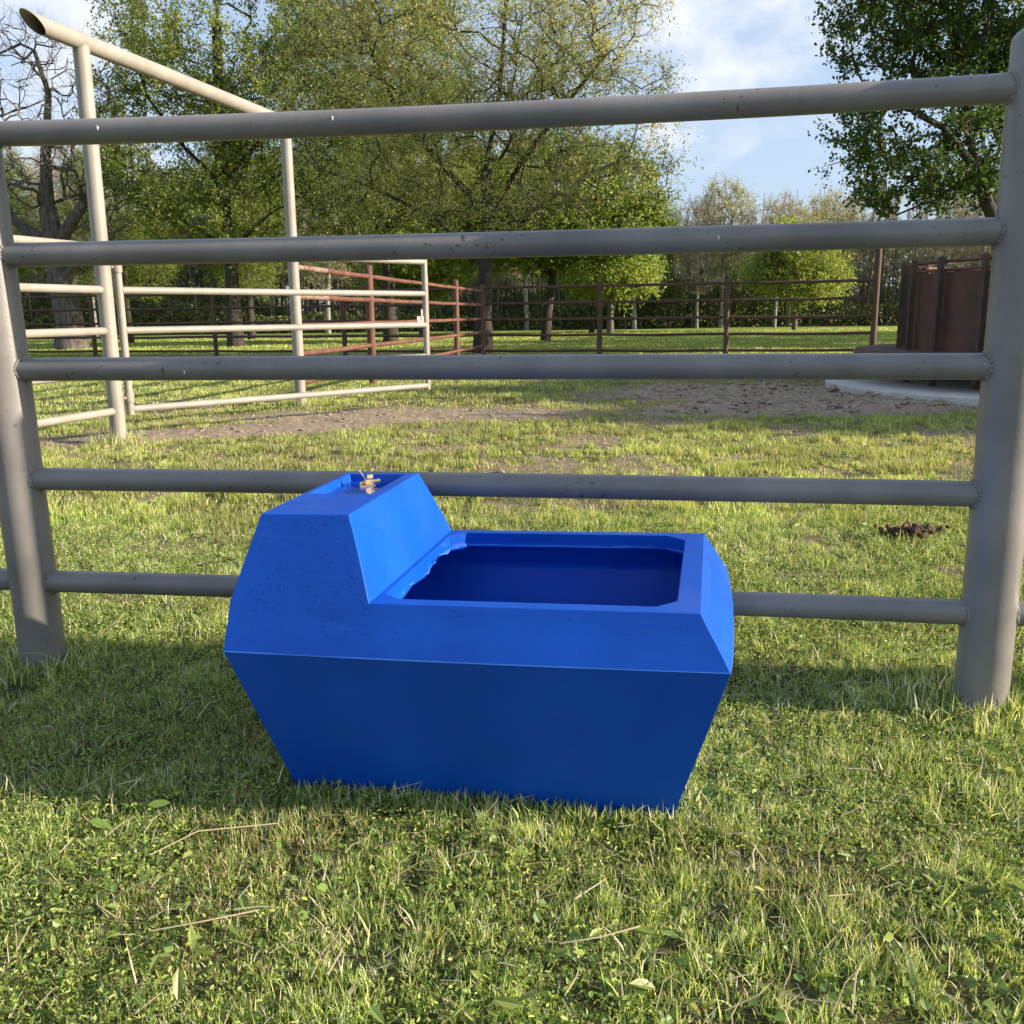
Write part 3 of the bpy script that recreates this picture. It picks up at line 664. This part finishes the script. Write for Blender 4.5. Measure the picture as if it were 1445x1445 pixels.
# small leaved weeds: clover / chickweed leaflets on short stems
def leaflets(n, y0, y1, size, hgt, cols, w, clumps, thr=.48, seed=301, asp=.62):
    x, y = sample_area(n, y0, y1, 1.0); m_ = fbm(x, y, clumps, seed, 3) > thr-.12*rng.random(n); x, y = x[m_], y[m_]; k = keep(x, y); x, y = x[k], y[k]; n = len(x)
    z = gz(x, y)+hgt*(.25+.9*rng.random(n))*(.6+.7*vn(x, y, .12, 8)); s = size*(.55+.8*rng.random(n))
    nrm = np.stack([rng.normal(0, .8, n), rng.normal(0, .8, n), np.ones(n)], 1); nrm /= np.linalg.norm(nrm, axis=1)[:, None]
    phi = rng.random(n)*2*np.pi; u = np.stack([np.cos(phi), np.sin(phi), np.zeros(n)], 1); u -= nrm*(u*nrm).sum(1)[:, None]; u /= np.linalg.norm(u, axis=1)[:, None]; v = np.cross(nrm, u)
    sh = np.array([(-1, 0, 0), (-.35, -asp, .14), (.45, -asp*.8, .10), (1, 0, -.12), (.45, asp*.8, .10), (-.35, asp, .14)])
    C = np.stack([x, y, z], 1)
    Vv = C[:, None]+s[:, None, None]*(sh[None, :, 0:1]*u[:, None]+sh[None, :, 1:2]*v[:, None]+sh[None, :, 2:3]*nrm[:, None])
    b0 = np.arange(n)[:, None]*6
    Q = np.concatenate([b0+np.array([0, 1, 2, 3]), b0+np.array([0, 3, 4, 5])])
    return Vv.reshape(-1, 3), Q, np.zeros((0, 3), int), np.repeat(palette(n, cols, w), 6, 0)
P = [leaflets(240000, .9, 4.4, .0044, .023, [(.26, .36, .07), (.42, .50, .13), (.13, .22, .045)], (2, 2, 2), .45, .50, 301, .42),
     leaflets(11000, .9, 4.2, .0072, .026, [(.14, .23, .05), (.22, .31, .07)], (2, 1), .35, .55, 401, .8),
     leaflets(1300, .9, 4.0, .017, .036, [(.16, .24, .06), (.24, .30, .08), (.34, .36, .13)], (3, 2, 1), .6, .46, 501, .36)]
V, F, c = join(P)
o = link('weeds', np_mesh('weeds', V, F, [M['grass']], False, c)); tag(o, 'low clover and chickweed leaves mixed through the near grass', 'weeds', kind='stuff')
# dry straw lying on and poking out of the sward
x, y = sample_area(7000, .9, 7, 1.0); k = keep(x, y); x, y = x[k], y[k]; n = len(x)
L_ = .035+.07*rng.random(n)**2; ph = rng.random(n)*2*np.pi; el = np.abs(rng.normal(.15, .4, n)).clip(0, 1.3); z = gz(x, y)+.012+.03*rng.random(n)
d1 = np.stack([np.cos(ph)*np.cos(el), np.sin(ph)*np.cos(el), np.sin(el)], 1); ph2 = ph+rng.normal(0, .5, n); d2 = np.stack([np.cos(ph2)*np.cos(el*.5), np.sin(ph2)*np.cos(el*.5), np.sin(el*.5)-.1], 1)
A0 = np.stack([x, y, z], 1); A1 = A0+d1*L_[:, None]*.5; A2 = A1+d2*L_[:, None]*.5
sw = np.stack([-np.sin(ph), np.cos(ph), np.full(n, .4)], 1)*(.0006+.0006*rng.random(n))[:, None]
Vv = np.stack([A0-sw, A0+sw, A1-sw*.8, A1+sw*.8, A2], 1).reshape(-1, 3); b0 = np.arange(n)[:, None]*5
o = link('dry_straw', np_mesh('dry_straw', Vv, [b0+np.array([0, 1, 3, 2]), b0+np.array([2, 3, 4])], [M['grass']], False, np.repeat(palette(n, [(.55, .46, .30), (.42, .33, .2), (.68, .60, .44)], (2, 1, 1)), 5, 0)))
tag(o, 'pale dry straw stems scattered through the near grass', 'straw', kind='stuff')
# longer bent stalks
def stalk(pts, r): 
    mb = MB(); mb.tube(pts, r, 6); return mb
M['stalk'] = paint_mat('dry_stalk', (.5, .4, .26), (.36, .28, .17), amount=.9, rough=.8)
for pts, lab in (([(.92, 2.05, .015), (1.03, 1.98, .03), (1.12, 1.93, .012), (1.22, 1.90, .03)], 'dry curled twig lying at the foot of the right grey post'),
                 ([(-1.33, 2.36, .02), (-1.29, 2.33, .075), (-1.23, 2.33, .08), (-1.17, 2.36, .03)], 'arched dry grass stalk bent in front of the left grey post'),
                 ([(-.62, 1.45, .035), (-.55, 1.49, .055), (-.42, 1.53, .045)], 'straight pale stalk lying in grass below the trough shadow'),
                 ([(-.54, 1.24, .04), (-.47, 1.245, .05), (-.39, 1.28, .045)], 'short pale stalk lying in the near left grass'),
                 ([(.06, 1.20, .04), (.12, 1.20, .05), (.18, 1.23, .045)], 'short pale stalk lying in the grass in front of the trough')):
    mb = stalk(pts, [.0011]*len(pts)); o = mb.build('dry_stalk', M['stalk']); tag(o, lab, 'stalk')
# clods on the bare dirt
n = 5200; x, y = sample_area(n, 5, 13.5, 1.0); d = dirt(x, y); k = (rng.random(n) < d*1.1-.15) & (np.hypot(x-TC.x, y-TC.y) > 2.97); x, y = x[k], y[k]; n = len(x)
ico = bmesh.new(); bmesh.ops.create_icosphere(ico, subdivisions=1, radius=1); iv = np.array([v.co[:] for v in ico.verts]); it = np.array([[v.index for v in f.verts] for f in ico.faces]); ico.free()
s = (.006+.028*rng.random(n)**3)*np.where((x > 1.2) & (y > 8.3), 1.6, .75); C = np.stack([x, y, gz(x, y)+s*.2], 1)
Vv = C[:, None]+iv[None]*s[:, None, None]*np.stack([1+rng.random((n, len(iv)))*.6, .8+rng.random((n, len(iv)))*.6, .35+rng.random((n, len(iv)))*.4], -1)
T = (np.arange(n)[:, None, None]*len(iv)+it[None]).reshape(-1, 3)
gcl = np.zeros((n*len(iv), 3)); gcl[:, 0] = 1
o = link('soil_clods', np_mesh('soil_clods', Vv.reshape(-1, 3), T, [M['ground']], False, gcl)); tag(o, 'crumbled soil clods on the bare trampled dirt', 'soil', kind='stuff')
# ---------------------------------------------------------------- trees
def in_ell(n, ells, r, shell=.35):
    vol = np.array([e[3]*e[4]*e[5] for e in ells]); k = r.choice(len(ells), n, p=vol/vol.sum()); e = np.array(ells)[k]
    d = r.normal(size=(n, 3)); d /= np.linalg.norm(d, axis=1)[:, None]; rad = (shell+(1-shell)*r.random(n))**(1/2.2)
    return e[:, :3]+d*e[:, 3:6]*rad[:, None]
def tubes_mesh(paths, seg_big=9):
    V = []; F = []; o = 0
    for pts, rad in paths:
        n = len(pts); sg = seg_big if rad[0] > .12 else (6 if rad[0] > .04 else 4)
        d = np.gradient(pts, axis=0); d /= np.linalg.norm(d, axis=1)[:, None]+1e-9
        ref = np.array([0.31, .9, .12]); a = np.cross(d, ref); a /= np.linalg.norm(a, axis=1)[:, None]+1e-9; b = np.cross(d, a)
        t = np.arange(sg)*2*np.pi/sg
        ring_ = pts[:, None]+rad[:, None, None]*(a[:, None]*np.cos(t)[None, :, None]+b[:, None]*np.sin(t)[None, :, None])
        V.append(ring_.reshape(-1, 3)); ii = np.arange(n-1)[:, None]*sg; kk = np.arange(sg)[None]; k2 = (kk+1) % sg
        F.append(np.stack([ii+kk, ii+k2, ii+sg+k2, ii+sg+kk], -1).reshape(-1, 4)+o); o += n*sg
    return np.concatenate(V), np.concatenate(F)
def grow(seed, trunk_pts, trunk_r, limbs, ells, natt, step=.45, rt=.012, pipe=.5, shell=.3, droop=0, jit=.18, lt=.5):
    r = np.random.default_rng(seed)
    nodes = []; parent = []; w_ = []; paths = []
    def add_path(pts, par):
        idx = [par]; 
        for p in pts: nodes.append(p); parent.append(idx[-1]); idx.append(len(nodes)-1)
        return idx
    tp = np.array(trunk_pts, float); idx0 = add_path(tp, -1)[1:]; paths.append(idx0)
    for li, lp in limbs:
        pts = np.array(lp, float); full = add_path(pts, idx0[li]); paths.append(full)
    att = in_ell(natt, ells, r, shell); c0 = tp[-1]
    order = np.argsort(np.linalg.norm(att-c0, axis=1)+.8*r.random(natt)); att = att[order]
    NB = np.zeros((len(nodes)+natt*14, 3)); nn = len(nodes); NB[:nn] = np.array(nodes); dep = np.zeros(len(NB))
    lo = min(3, nn-1)
    for a_ in att:
        dv = a_-NB[:nn]; dd = np.linalg.norm(dv, axis=1); cost = dd*(1+.35*np.clip(-dv[:, 2]/(dd+1e-6), -.4, 1))+.12*dep[:nn]; cost[:2] += 5
        j = int(np.argmin(cost)); L = dd[j]
        if L < step*.4: continue
        m_ = min(max(2, int(L/step)), 12); t = np.linspace(0, 1, m_+1)[1:]
        p0 = NB[j]; pr = parent[j]; dir0 = (p0-NB[pr]) if pr >= 0 else np.array([0, 0, 1.]); dir0 /= np.linalg.norm(dir0)+1e-9
        ctrl = p0+dir0*L*.35+np.array([0, 0, .12*L])
        pts = (1-t)[:, None]**2*p0+2*((1-t)*t)[:, None]*ctrl+(t**2)[:, None]*a_
        pts[:-1] += r.normal(0, jit*L/m_*.6, (m_-1, 3))
        pts[:, 2] -= droop*t**2*L*.3
        if nn+m_ >= len(NB): break
        idx = [j]
        for p in pts:
            NB[nn] = p; parent.append(idx[-1]); dep[nn] = dep[idx[-1]]+np.linalg.norm(p-NB[idx[-1]]); idx.append(nn); nn += 1
        paths.append(idx)
    parent_ = np.array(parent[:nn]); wt = np.zeros(nn); ch = np.zeros(nn, int)
    for i_ in range(nn):
        if parent_[i_] >= 0: ch[parent_[i_]] += 1
    wt[ch == 0] = 1
    for i_ in range(nn-1, -1, -1):
        wt[i_] = max(wt[i_], 1)
        if parent_[i_] >= 0 : wt[parent_[i_]] += wt[i_]
    rad = rt*wt**pipe; rad *= trunk_r/rad[0] if rad[0] > trunk_r else 1
    tr = []
    for kq, ix in enumerate(paths):
        pts = NB[ix]; rr_ = rad[ix].copy()
        if kq == 0: rr_ = np.maximum(rr_, trunk_r*np.linspace(1, .62, len(ix))); rr_[0] *= 1.3; rr_[1] *= 1.08; 
        elif len(ix) > 1: rr_[0] = rr_[1]
        if kq <= len(limbs) and kq > 0: rr_ = np.maximum(rr_, trunk_r*np.linspace(lt, .05, len(ix)))
        if len(pts) > 1: tr.append((pts, rr_))
    tipsel = rad[:nn] < .055
    return tr, NB[:nn][tipsel], (NB[:nn]-NB[parent_])[tipsel]
def foliage(seed, tips, dirs, ntw, tl, nleaf, ls, cols, w, twig_r=.004, droop=0, up=.3, keepfrac=1, asp=.5, spread=.05):
    r = np.random.default_rng(seed+999)
    if keepfrac < 1: k = r.random(len(tips)) < keepfrac; tips, dirs = tips[k], dirs[k]
    S = np.repeat(tips, ntw, 0)+r.normal(0, .03, (len(tips)*ntw, 3)); n = len(S)
    dn = np.repeat(dirs/(np.linalg.norm(dirs, axis=1)[:, None]+1e-6), ntw, 0)
    d = r.normal(0, 1, (n, 3))*.75+dn*.8+np.array([0, 0, up-droop]); d /= np.linalg.norm(d, axis=1)[:, None]
    L = tl*(.4+.9*r.random(n)); E = S+d*L[:, None]
    a = np.cross(d, [.3, .5, .8]); a /= np.linalg.norm(a, axis=1)[:, None]; b = np.cross(d, a)
    tv = np.stack([S+a*twig_r, S-a*twig_r*.5+b*twig_r*.87, S-a*twig_r*.5-b*twig_r*.87, E], 1).reshape(-1, 3); b0 = np.arange(n)[:, None]*4
    tf = np.concatenate([b0+np.array([0, 1, 3]), b0+np.array([1, 2, 3]), b0+np.array([2, 0, 3])])
    if nleaf == 0: return tv, tf, None
    t = np.tile(np.linspace(.25, 1.05, nleaf), n)+r.random(n*nleaf)*.1; C = np.repeat(S, nleaf, 0)+np.repeat(d*L[:, None], nleaf, 0)*t[:, None]+r.normal(0, spread, (n*nleaf, 3))
    m_ = len(C); nr_ = r.normal(0, 1, (m_, 3))+np.array([0, 0, .35]); nr_ /= np.linalg.norm(nr_, axis=1)[:, None]
    u = r.normal(0, 1, (m_, 3)); u -= nr_*(u*nr_).sum(1)[:, None]; u /= np.linalg.norm(u, axis=1)[:, None]; v = np.cross(nr_, u)
    s = ls*(.55+.8*r.random(m_))
    q = np.stack([C-u*s[:, None], C-v*(s*asp)[:, None]+nr_*(s*.15)[:, None], C+u*s[:, None], C+v*(s*asp)[:, None]+nr_*(s*.15)[:, None]], 1).reshape(-1, 3)
    qf = np.arange(m_)[:, None]*4+np.arange(4)
    ww = np.array(w, float)/sum(w); base = np.array(cols)[r.choice(len(cols), m_, p=ww)]
    clump = (.8+.4*vn(C[:, 0]+C[:, 2]*.7, C[:, 1]-C[:, 2]*.4, .8, seed))[:, None]
    cc = base*clump*(1+r.normal(0, .14, (m_, 1))).clip(.6, 1.4)
    return tv, tf, (q, qf, np.repeat(cc, 4, 0))
def make_tree(name, seed, loc, label, cat, skel, fol, barkm, group=None, rot=0, scale=1):
    root = empty(name, loc); root.rotation_euler.z = rot; root.scale = (scale,)*3
    tag(root, label, cat, group)
    tr, tips, dirs = grow(seed, **skel)
    V, F = tubes_mesh(tr); me = np_mesh('trunk', V, F, [barkm], True); to = bpy.data.objects.new('trunk', me); COL.objects.link(to); to.parent = root
    if fol:
        tv, tf, lf = foliage(seed, tips, dirs, **fol)
        nt_ = len(tv); wood = np.tile(np.array([.14, .12, .085]) if barkm is M['bark'] else np.array([.42, .40, .36]), (nt_, 1))
        if lf:
            Vc = np.concatenate([tv, lf[0]]); Fc = [tf, lf[1]+nt_]; Cc = np.concatenate([wood, lf[2]])
        else: Vc, Fc, Cc = tv, [tf], wood
        mc = np_mesh('crown', Vc, Fc, [M['leaf']], False, Cc); co = bpy.data.objects.new('crown', mc); COL.objects.link(co); co.parent = root
    return root
def copy_tree(root, loc, rot, scale, label, sz=1):
    r2 = root.copy(); COL.objects.link(r2); r2.location = loc; r2.rotation_euler.z = rot; r2.scale = (scale, scale, scale*sz); r2['label'] = label
    for ch in root.children:
        q = ch.copy(); COL.objects.link(q); q.parent = r2
    return r2
OAK = [(.05, .10, .02), (.07, .13, .025), (.04, .08, .02)]
GRN = [(.16, .24, .035), (.24, .31, .055), (.10, .17, .028)]
LIME = [(.25, .32, .07), (.34, .39, .10), (.16, .23, .05)]
BUD = [(.42, .44, .17), (.52, .50, .26), (.28, .35, .09), (.54, .47, .30)]
# 1 centre budding tree
make_tree('budding_tree', 11, (-.67, 23.4, 0), 'large spreading budding tree behind the centre of the back fence', 'tree',
    dict(trunk_pts=[(0, 0, -.2), (.02, 0, .8), (.1, 0, 2), (.2, .1, 3.2), (.15, 0, 4.3)], trunk_r=.22,
         limbs=[(3, [(-.8, .3, 4.3), (-1.9, .5, 5.6), (-2.6, .4, 7.2)]), (3, [(1.0, -.2, 4.4), (2.0, -.3, 5.6), (2.9, -.4, 6.6)]), (4, [(.5, .2, 6), (.7, 0, 8), (.6, .2, 9.6)]), (2, [(1.2, .4, 3.3), (2.6, .6, 4.2), (3.6, .6, 4.6)]), (2, [(-1.0, -.3, 3.1), (-2.4, -.5, 3.8), (-3.6, -.6, 4.2)])],
         ells=[(0, 0, 7.8, 3.7, 3.2, 3.4), (-2.6, 0, 5.2, 2.3, 2.4, 2.2), (2.7, 0, 5.0, 2.2, 2.3, 2.1), (.3, -.4, 4.3, 2.6, 2.2, 1.5), (2.3, 0, 7.7, 2.0, 2.0, 1.9), (-2.6, 0, 8.0, 2.1, 2.0, 2.2), (.2, -1.6, 4.0, 3.6, 1.2, 1.4), (.2, -1.8, 6.4, 2.6, 1.2, 1.6)], natt=1750, step=.4, rt=.0070, pipe=.41, droop=.45, lt=.3),
    dict(ntw=5, tl=.58, nleaf=6, ls=.038, cols=BUD, w=(3, 2, 3, 1), up=.35, keepfrac=.9, asp=.45, spread=.035), M['bark'])
# undergrowth of the centre tree: a greener tree just behind
make_tree('green_tree', 12, (1.2, 33, 0), 'mid green leafy tree close behind the budding tree', 'tree',
    dict(trunk_pts=[(0, 0, -.2), (.1, 0, 1), (.3, 0, 2.2), (.3, .1, 3.6)], trunk_r=.15, limbs=[(2, [(1.2, 0, 3.2), (2.4, 0, 4.1)]), (2, [(-1.3, 0, 3.2), (-2.6, 0, 4)])],
         ells=[(0, 0, 4.4, 4.3, 3, 2.3), (2.0, 0, 3.6, 2.2, 2, 1.5), (-2.5, 0, 4.2, 2.5, 2.2, 2.0)], natt=800, step=.5, rt=.013, pipe=.42),
    dict(ntw=6, tl=.5, nleaf=6, ls=.075, cols=GRN, w=(2, 2, 2), up=.1), M['bark'])
# 2 left green tree
LT = make_tree('green_tree', 13, (-8.7, 30.5, 0), 'tall light green tree with slim straight trunk left of the centre', 'tree',
    dict(trunk_pts=[(0, 0, -.2), (0, 0, 1.3), (.05, 0, 3), (-.1, 0, 5), (0, 0, 7.2), (.1, 0, 9.5)], trunk_r=.23,
         limbs=[(3, [(1.2, 0, 6.2), (2.4, .2, 7.6), (3, .2, 9)]), (3, [(-1.2, .3, 6), (-2.2, .2, 7.5), (-2.6, 0, 9.2)]), (2, [(1.4, -.3, 4), (2.8, -.4, 4.8)]), (2, [(-1.4, 0, 3.9), (-2.9, .2, 4.5)])],
         ells=[(0, 0, 9.5, 3.4, 3, 3.6), (-1.8, 0, 6.0, 2.6, 2.6, 2.8), (2.3, 0, 6.6, 2.7, 2.4, 2.6), (.2, 0, 4.2, 3.2, 2.6, 1.6)], natt=1000, step=.5, rt=.009, pipe=.43, lt=.35),
    dict(ntw=6, tl=.55, nleaf=7, ls=.052, cols=GRN+[(.32, .34, .10)], w=(3, 3, 2, 3), up=.2), M['bark'])
copy_tree(LT, (-3.9, 31.5, 0), 2.1, .93, 'dense green tree directly right of the slim trunked tree')
copy_tree(LT, (-15.0, 38, 0), 4.0, .58, 'dark green tree behind the bare dead tree')
copy_tree(LT, (-19.5, 36, 0), 1.1, .6, 'green tree at the far left edge beyond the dead tree')
copy_tree(LT, (-11.0, 41, 0), 5.1, .66, 'green tree between the dead tree and slim trunked tree')
copy_tree(LT, (4.0, 47, 0), .4, .5, 'short leafy tree far behind the centre tree')
# 3 dead tree
make_tree('dead_tree', 21, (-13.9, 30.5, 0), 'bare grey dead tree with thick leaning trunk at the far left', 'tree',
    dict(trunk_pts=[(0, 0, -.2), (.02, 0, .9), (-.15, 0, 2.0), (-.2, 0, 3.1), (-.3, 0, 4.3)], trunk_r=.44,
         limbs=[(3, [(.8, 0, 4.4), (1.6, .2, 5.6), (2.0, .1, 7.2)]), (3, [(-1.4, .2, 3.9), (-2.6, .2, 5.0), (-3.3, 0, 6.8)]), (4, [(-.2, 0, 5.8), (.1, 0, 7.6), (-.2, 0, 8.8)]), (2, [(.9, -.4, 2.9), (1.9, -.6, 3.4)])],
         ells=[(-.3, 0, 7.0, 3.2, 2.6, 2.8), (1.4, 0, 5.6, 1.8, 2, 2.2), (-2.8, 0, 5.4, 2, 2, 2.2)], natt=800, step=.4, rt=.015, pipe=.40, jit=.35),
    dict(ntw=3, tl=.6, nleaf=0, ls=0, cols=BUD, w=(1, 1, 1, 1), up=.2, keepfrac=.7, twig_r=.008), M['bark_dead'])
# 4 bright green mid tree (right), and lime tree behind the centre
LM = make_tree('lime_tree', 31, (13.6, 46, 0), 'round bright green tree standing before the woods at right', 'tree',
    dict(trunk_pts=[(0, 0, -.2), (0, 0, .8), (.05, 0, 1.6), (.1, 0, 2.4), (0, 0, 3.2)], trunk_r=.11, limbs=[(2, [(.9, 0, 2.2), (1.7, 0, 2.8)]), (2, [(-.9, 0, 2.2), (-1.6, 0, 2.7)])],
         ells=[(0, 0, 3.0, 1.9, 2.0, 1.6), (1.2, 0, 2.3, 1.5, 1.4, .8), (-1.0, .4, 2.7, 1.4, 1.4, .9), (.4, -.6, 1.9, 1.3, 1.1, .6), (-.5, 0, 4.1, 1.1, 1, .9)], natt=420, step=.4, rt=.012, pipe=.42, shell=.3),
    dict(ntw=6, tl=.6, nleaf=7, ls=.07, cols=LIME, w=(3, 3, 2), up=.1), M['bark_pale'])
copy_tree(LM, (4.6, 44, 0), 1.7, 1.22, 'bright yellow green tree low at the right of the centre trunk')
copy_tree(LM, (-4.2, 46, 0), 2.9, 1.2, 'bright green tree seen low under the left crowns')
copy_tree(LT, (9.0, 60, 0), 3.6, .60, 'small bright green treetop rising right of the centre tree')
# 5 near right dark tree, multi stemmed
OKT = make_tree('oak_tree', 41, (9.9, 19.4, 0), 'dark green oak with forked trunk rising behind the round tub', 'tree',
    dict(trunk_pts=[(0, 0, -.2), (0, 0, .7), (-.05, 0, 1.5), (-.1, 0, 2.2), (-.15, 0, 2.9)], trunk_r=.26,
         limbs=[(3, [(-.55, 0, 3.0), (-.9, .1, 4.2), (-1.1, .1, 5.4), (-1.6, .2, 6.8)]), (4, [(.05, .2, 3.9), (.0, .3, 5.2), (.1, .2, 7.0)]), (3, [(.6, -.1, 3.2), (1.2, -.2, 4.6), (1.7, -.3, 6.2)]), (3, [(-.9, -.2, 3.6), (-1.6, -.3, 4.3), (-2.2, -.3, 4.6)])],
         ells=[(-.4, 0, 7.4, 3.6, 3, 2.2), (-1.7, 0, 4.1, 2.1, 1.9, 1.5), (1.6, 1.6, 4.6, 2.6, 1.6, 2.3), (-2.6, 0, 6.6, 1.35, 2, 1.35)], natt=1100, step=.35, rt=.009, pipe=.45, shell=.25),
    dict(ntw=5, tl=.36, nleaf=7, ls=.048, cols=OAK+[(.12, .17, .025)], w=(3, 3, 2, 1), up=.1, asp=.6), M['bark'])
# off to the right: the trees whose shade falls on the pen and lawn
sm = make_tree('shade_tree', 51, (12.4, 7.0, 0), 'small leafy shade tree beyond the right side of the pen', 'tree',
    dict(trunk_pts=[(0, 0, -.2), (0, 0, .7), (.05, 0, 1.3), (0, 0, 2)], trunk_r=.12, limbs=[], ells=[(0, 0, 2.5, 1.9, 1.5, 1.4)], natt=260, step=.4, rt=.012, pipe=.42),
    dict(ntw=6, tl=.4, nleaf=6, ls=.075, cols=GRN, w=(2, 2, 2), up=.1), M['bark'])
copy_tree(sm, (13.6, 9.4, 0), 2.2, 1.25, 'leafy shade tree just beyond the round cattle tub')
copy_tree(OKT, (21.5, 23.5, 0), .7, .85, 'oak standing nearest on the right side of the lawn')
copy_tree(OKT, (25.5, 27.5, 0), 2.7, .95, 'second oak out on the right side of the lawn')
copy_tree(OKT, (29, 31.5, 0), 4.1, .95, 'third oak out on the right side of the lawn')
copy_tree(OKT, (31.5, 35.5, 0), 5.4, .9, 'farthest oak out on the right side of the lawn')
# 6 woods
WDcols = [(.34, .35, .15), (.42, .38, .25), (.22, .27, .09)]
wv = []
for k, (sd2, lab) in enumerate(((61, 'tall bare pale twiggy tree in the far wood'), (62, 'bare grey branched tree in the far wood'), (63, 'half leafed olive tree in the far wood'))):
    wv.append(dict(seed=sd2, lab=lab))
rs = random.Random(12)
base = []
for k in range(3):
    lx = [(-.9, .2, 4.2), (-1.6, .2, 6.2)]; rx = [(.9, 0, 4.6), (1.5, .1, 6.6)]
    t_ = make_tree('woodland_tree', 61+k, (0, 60, 0), 'x', 'tree',
        dict(trunk_pts=[(0, 0, -.2), (.05, 0, 1.6), (.1*k, 0, 3.4), (0, .1, 5.2), (.1, 0, 7.2)], trunk_r=.10+.015*k, limbs=[(2, lx), (2, rx)],
             ells=[(0, 0, 6.8, 2.3, 2.2, 2.6), (0, 0, 4.2, 2.0, 2.0, 2.0)], natt=420, step=.5, rt=.014, pipe=.38, shell=.2),
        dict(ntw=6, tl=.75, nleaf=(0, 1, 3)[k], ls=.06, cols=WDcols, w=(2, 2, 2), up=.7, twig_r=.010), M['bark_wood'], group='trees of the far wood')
    base.append(t_)
spots = []
xx = -34.0
while xx < 52:
    spots.append((xx+rs.uniform(-.6, .6), 55+rs.uniform(-1, 9))); xx += rs.uniform(1.5, 2.5)
used = [0, 0, 0]
kinds_l = ['bare pale twiggy tree in the far wood', 'bare tree with sparse buds in the far wood', 'olive half leafed tree in the far wood']
for n_, (x, y) in enumerate(spots):
    k = rs.choice((0, 1, 2, 2)); 
    if 12 < x < 30: k = rs.choice((0, 0, 1, 2))
    sc_ = rs.uniform(.78, 1.0)*(.92 if x > 3 else 1.2)
    side = 'behind the left half of the pen' if x < 0 else ('behind the centre of the back fence' if x < 10 else 'behind the round green tree and tub')
    lb = kinds_l[k]+' '+side
    if not used[k]: t_ = base[k]; t_.location = (x, y, 0); t_.rotation_euler.z = rs.uniform(0, 6); t_.scale = (sc_,)*3; t_['label'] = lb; t_['group'] = lb+' row'; used[k] = 1
    else:
        t_ = copy_tree(base[k], (x, y, 0), rs.uniform(0, 6), sc_, lb, rs.uniform(.85, 1.1)); t_['group'] = lb+' row'
# understorey of the wood
r9 = np.random.default_rng(90); n = 190000
x = r9.uniform(-42, 60, n); y = 56+r9.random(n)*14; hgt = (.7+2.6*vn(x, y, 3.5, 71))*(.35+.7*vn(x, x*0, 9, 72)+.15); z = r9.random(n)**.8*hgt
C = np.stack([x, y, z], 1); nr_ = r9.normal(0, 1, (n, 3)); nr_ /= np.linalg.norm(nr_, axis=1)[:, None]; u = np.cross(nr_, r9.normal(0, 1, (n, 3))); u /= np.linalg.norm(u, axis=1)[:, None]; v = np.cross(nr_, u); s = (.05+.07*r9.random(n))[:, None]
Vv = np.stack([C-u*s*1.3, C-v*s*.6, C+u*s*1.3, C+v*s*.6], 1).reshape(-1, 3); F = np.arange(n)[:, None]*4+np.arange(4)
cc = np.array([(.08, .13, .03), (.13, .17, .05), (.18, .17, .10)])[r9.choice(3, n)]*(1+r9.normal(0, .2, (n, 1)))*(.6+.7*vn(x, y, 2.5, 73))[:, None]
o = link('undergrowth', np_mesh('undergrowth', Vv, F, [M['leaf']], False, np.repeat(cc, 4, 0))); tag(o, 'dark tangled undergrowth along the foot of the far wood', 'undergrowth', kind='stuff')
n = 90000; r8 = np.random.default_rng(93)
x = r8.uniform(-75, 95, n); y = 84+r8.random(n)*9; hgt = 5.0+2.6*vn(x, x*0, 5, 171)+1.5*vn(x, y, 1.5, 172); z = r8.random(n)**.9*hgt
C = np.stack([x, y, z], 1); nr_ = r8.normal(0, 1, (n, 3)); nr_ /= np.linalg.norm(nr_, axis=1)[:, None]; u = np.cross(nr_, r8.normal(0, 1, (n, 3))); u /= np.linalg.norm(u, axis=1)[:, None]; v = np.cross(nr_, u); s = (.16+.16*r8.random(n))[:, None]
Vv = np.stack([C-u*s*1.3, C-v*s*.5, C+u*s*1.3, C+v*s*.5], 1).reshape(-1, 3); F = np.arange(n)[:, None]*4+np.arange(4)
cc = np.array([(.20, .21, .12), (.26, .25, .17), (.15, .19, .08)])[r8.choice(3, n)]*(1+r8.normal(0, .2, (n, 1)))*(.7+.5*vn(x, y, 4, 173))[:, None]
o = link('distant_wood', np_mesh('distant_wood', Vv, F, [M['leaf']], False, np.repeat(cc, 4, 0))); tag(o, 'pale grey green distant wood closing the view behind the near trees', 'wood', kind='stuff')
n = 1000; r9 = np.random.default_rng(91); paths = []
for k in range(n):
    x0 = r9.uniform(-42, 60); y0 = 57+r9.random()*11; h_ = r9.uniform(4, 8.5); tx, ty_ = r9.normal(0, .35, 2)
    zz = np.linspace(-.1, h_, 5); paths.append((np.stack([x0+tx*(zz/4)+r9.normal(0, .06, 5), y0+ty_*(zz/4), zz], 1), np.linspace(r9.uniform(.03, .09), .012, 5)))
V, F = tubes_mesh(paths); o = link('saplings', np_mesh('saplings', V, F, [M['bark_pale']], True)); tag(o, 'dense thin sapling stems filling the far wood', 'saplings', kind='stuff')
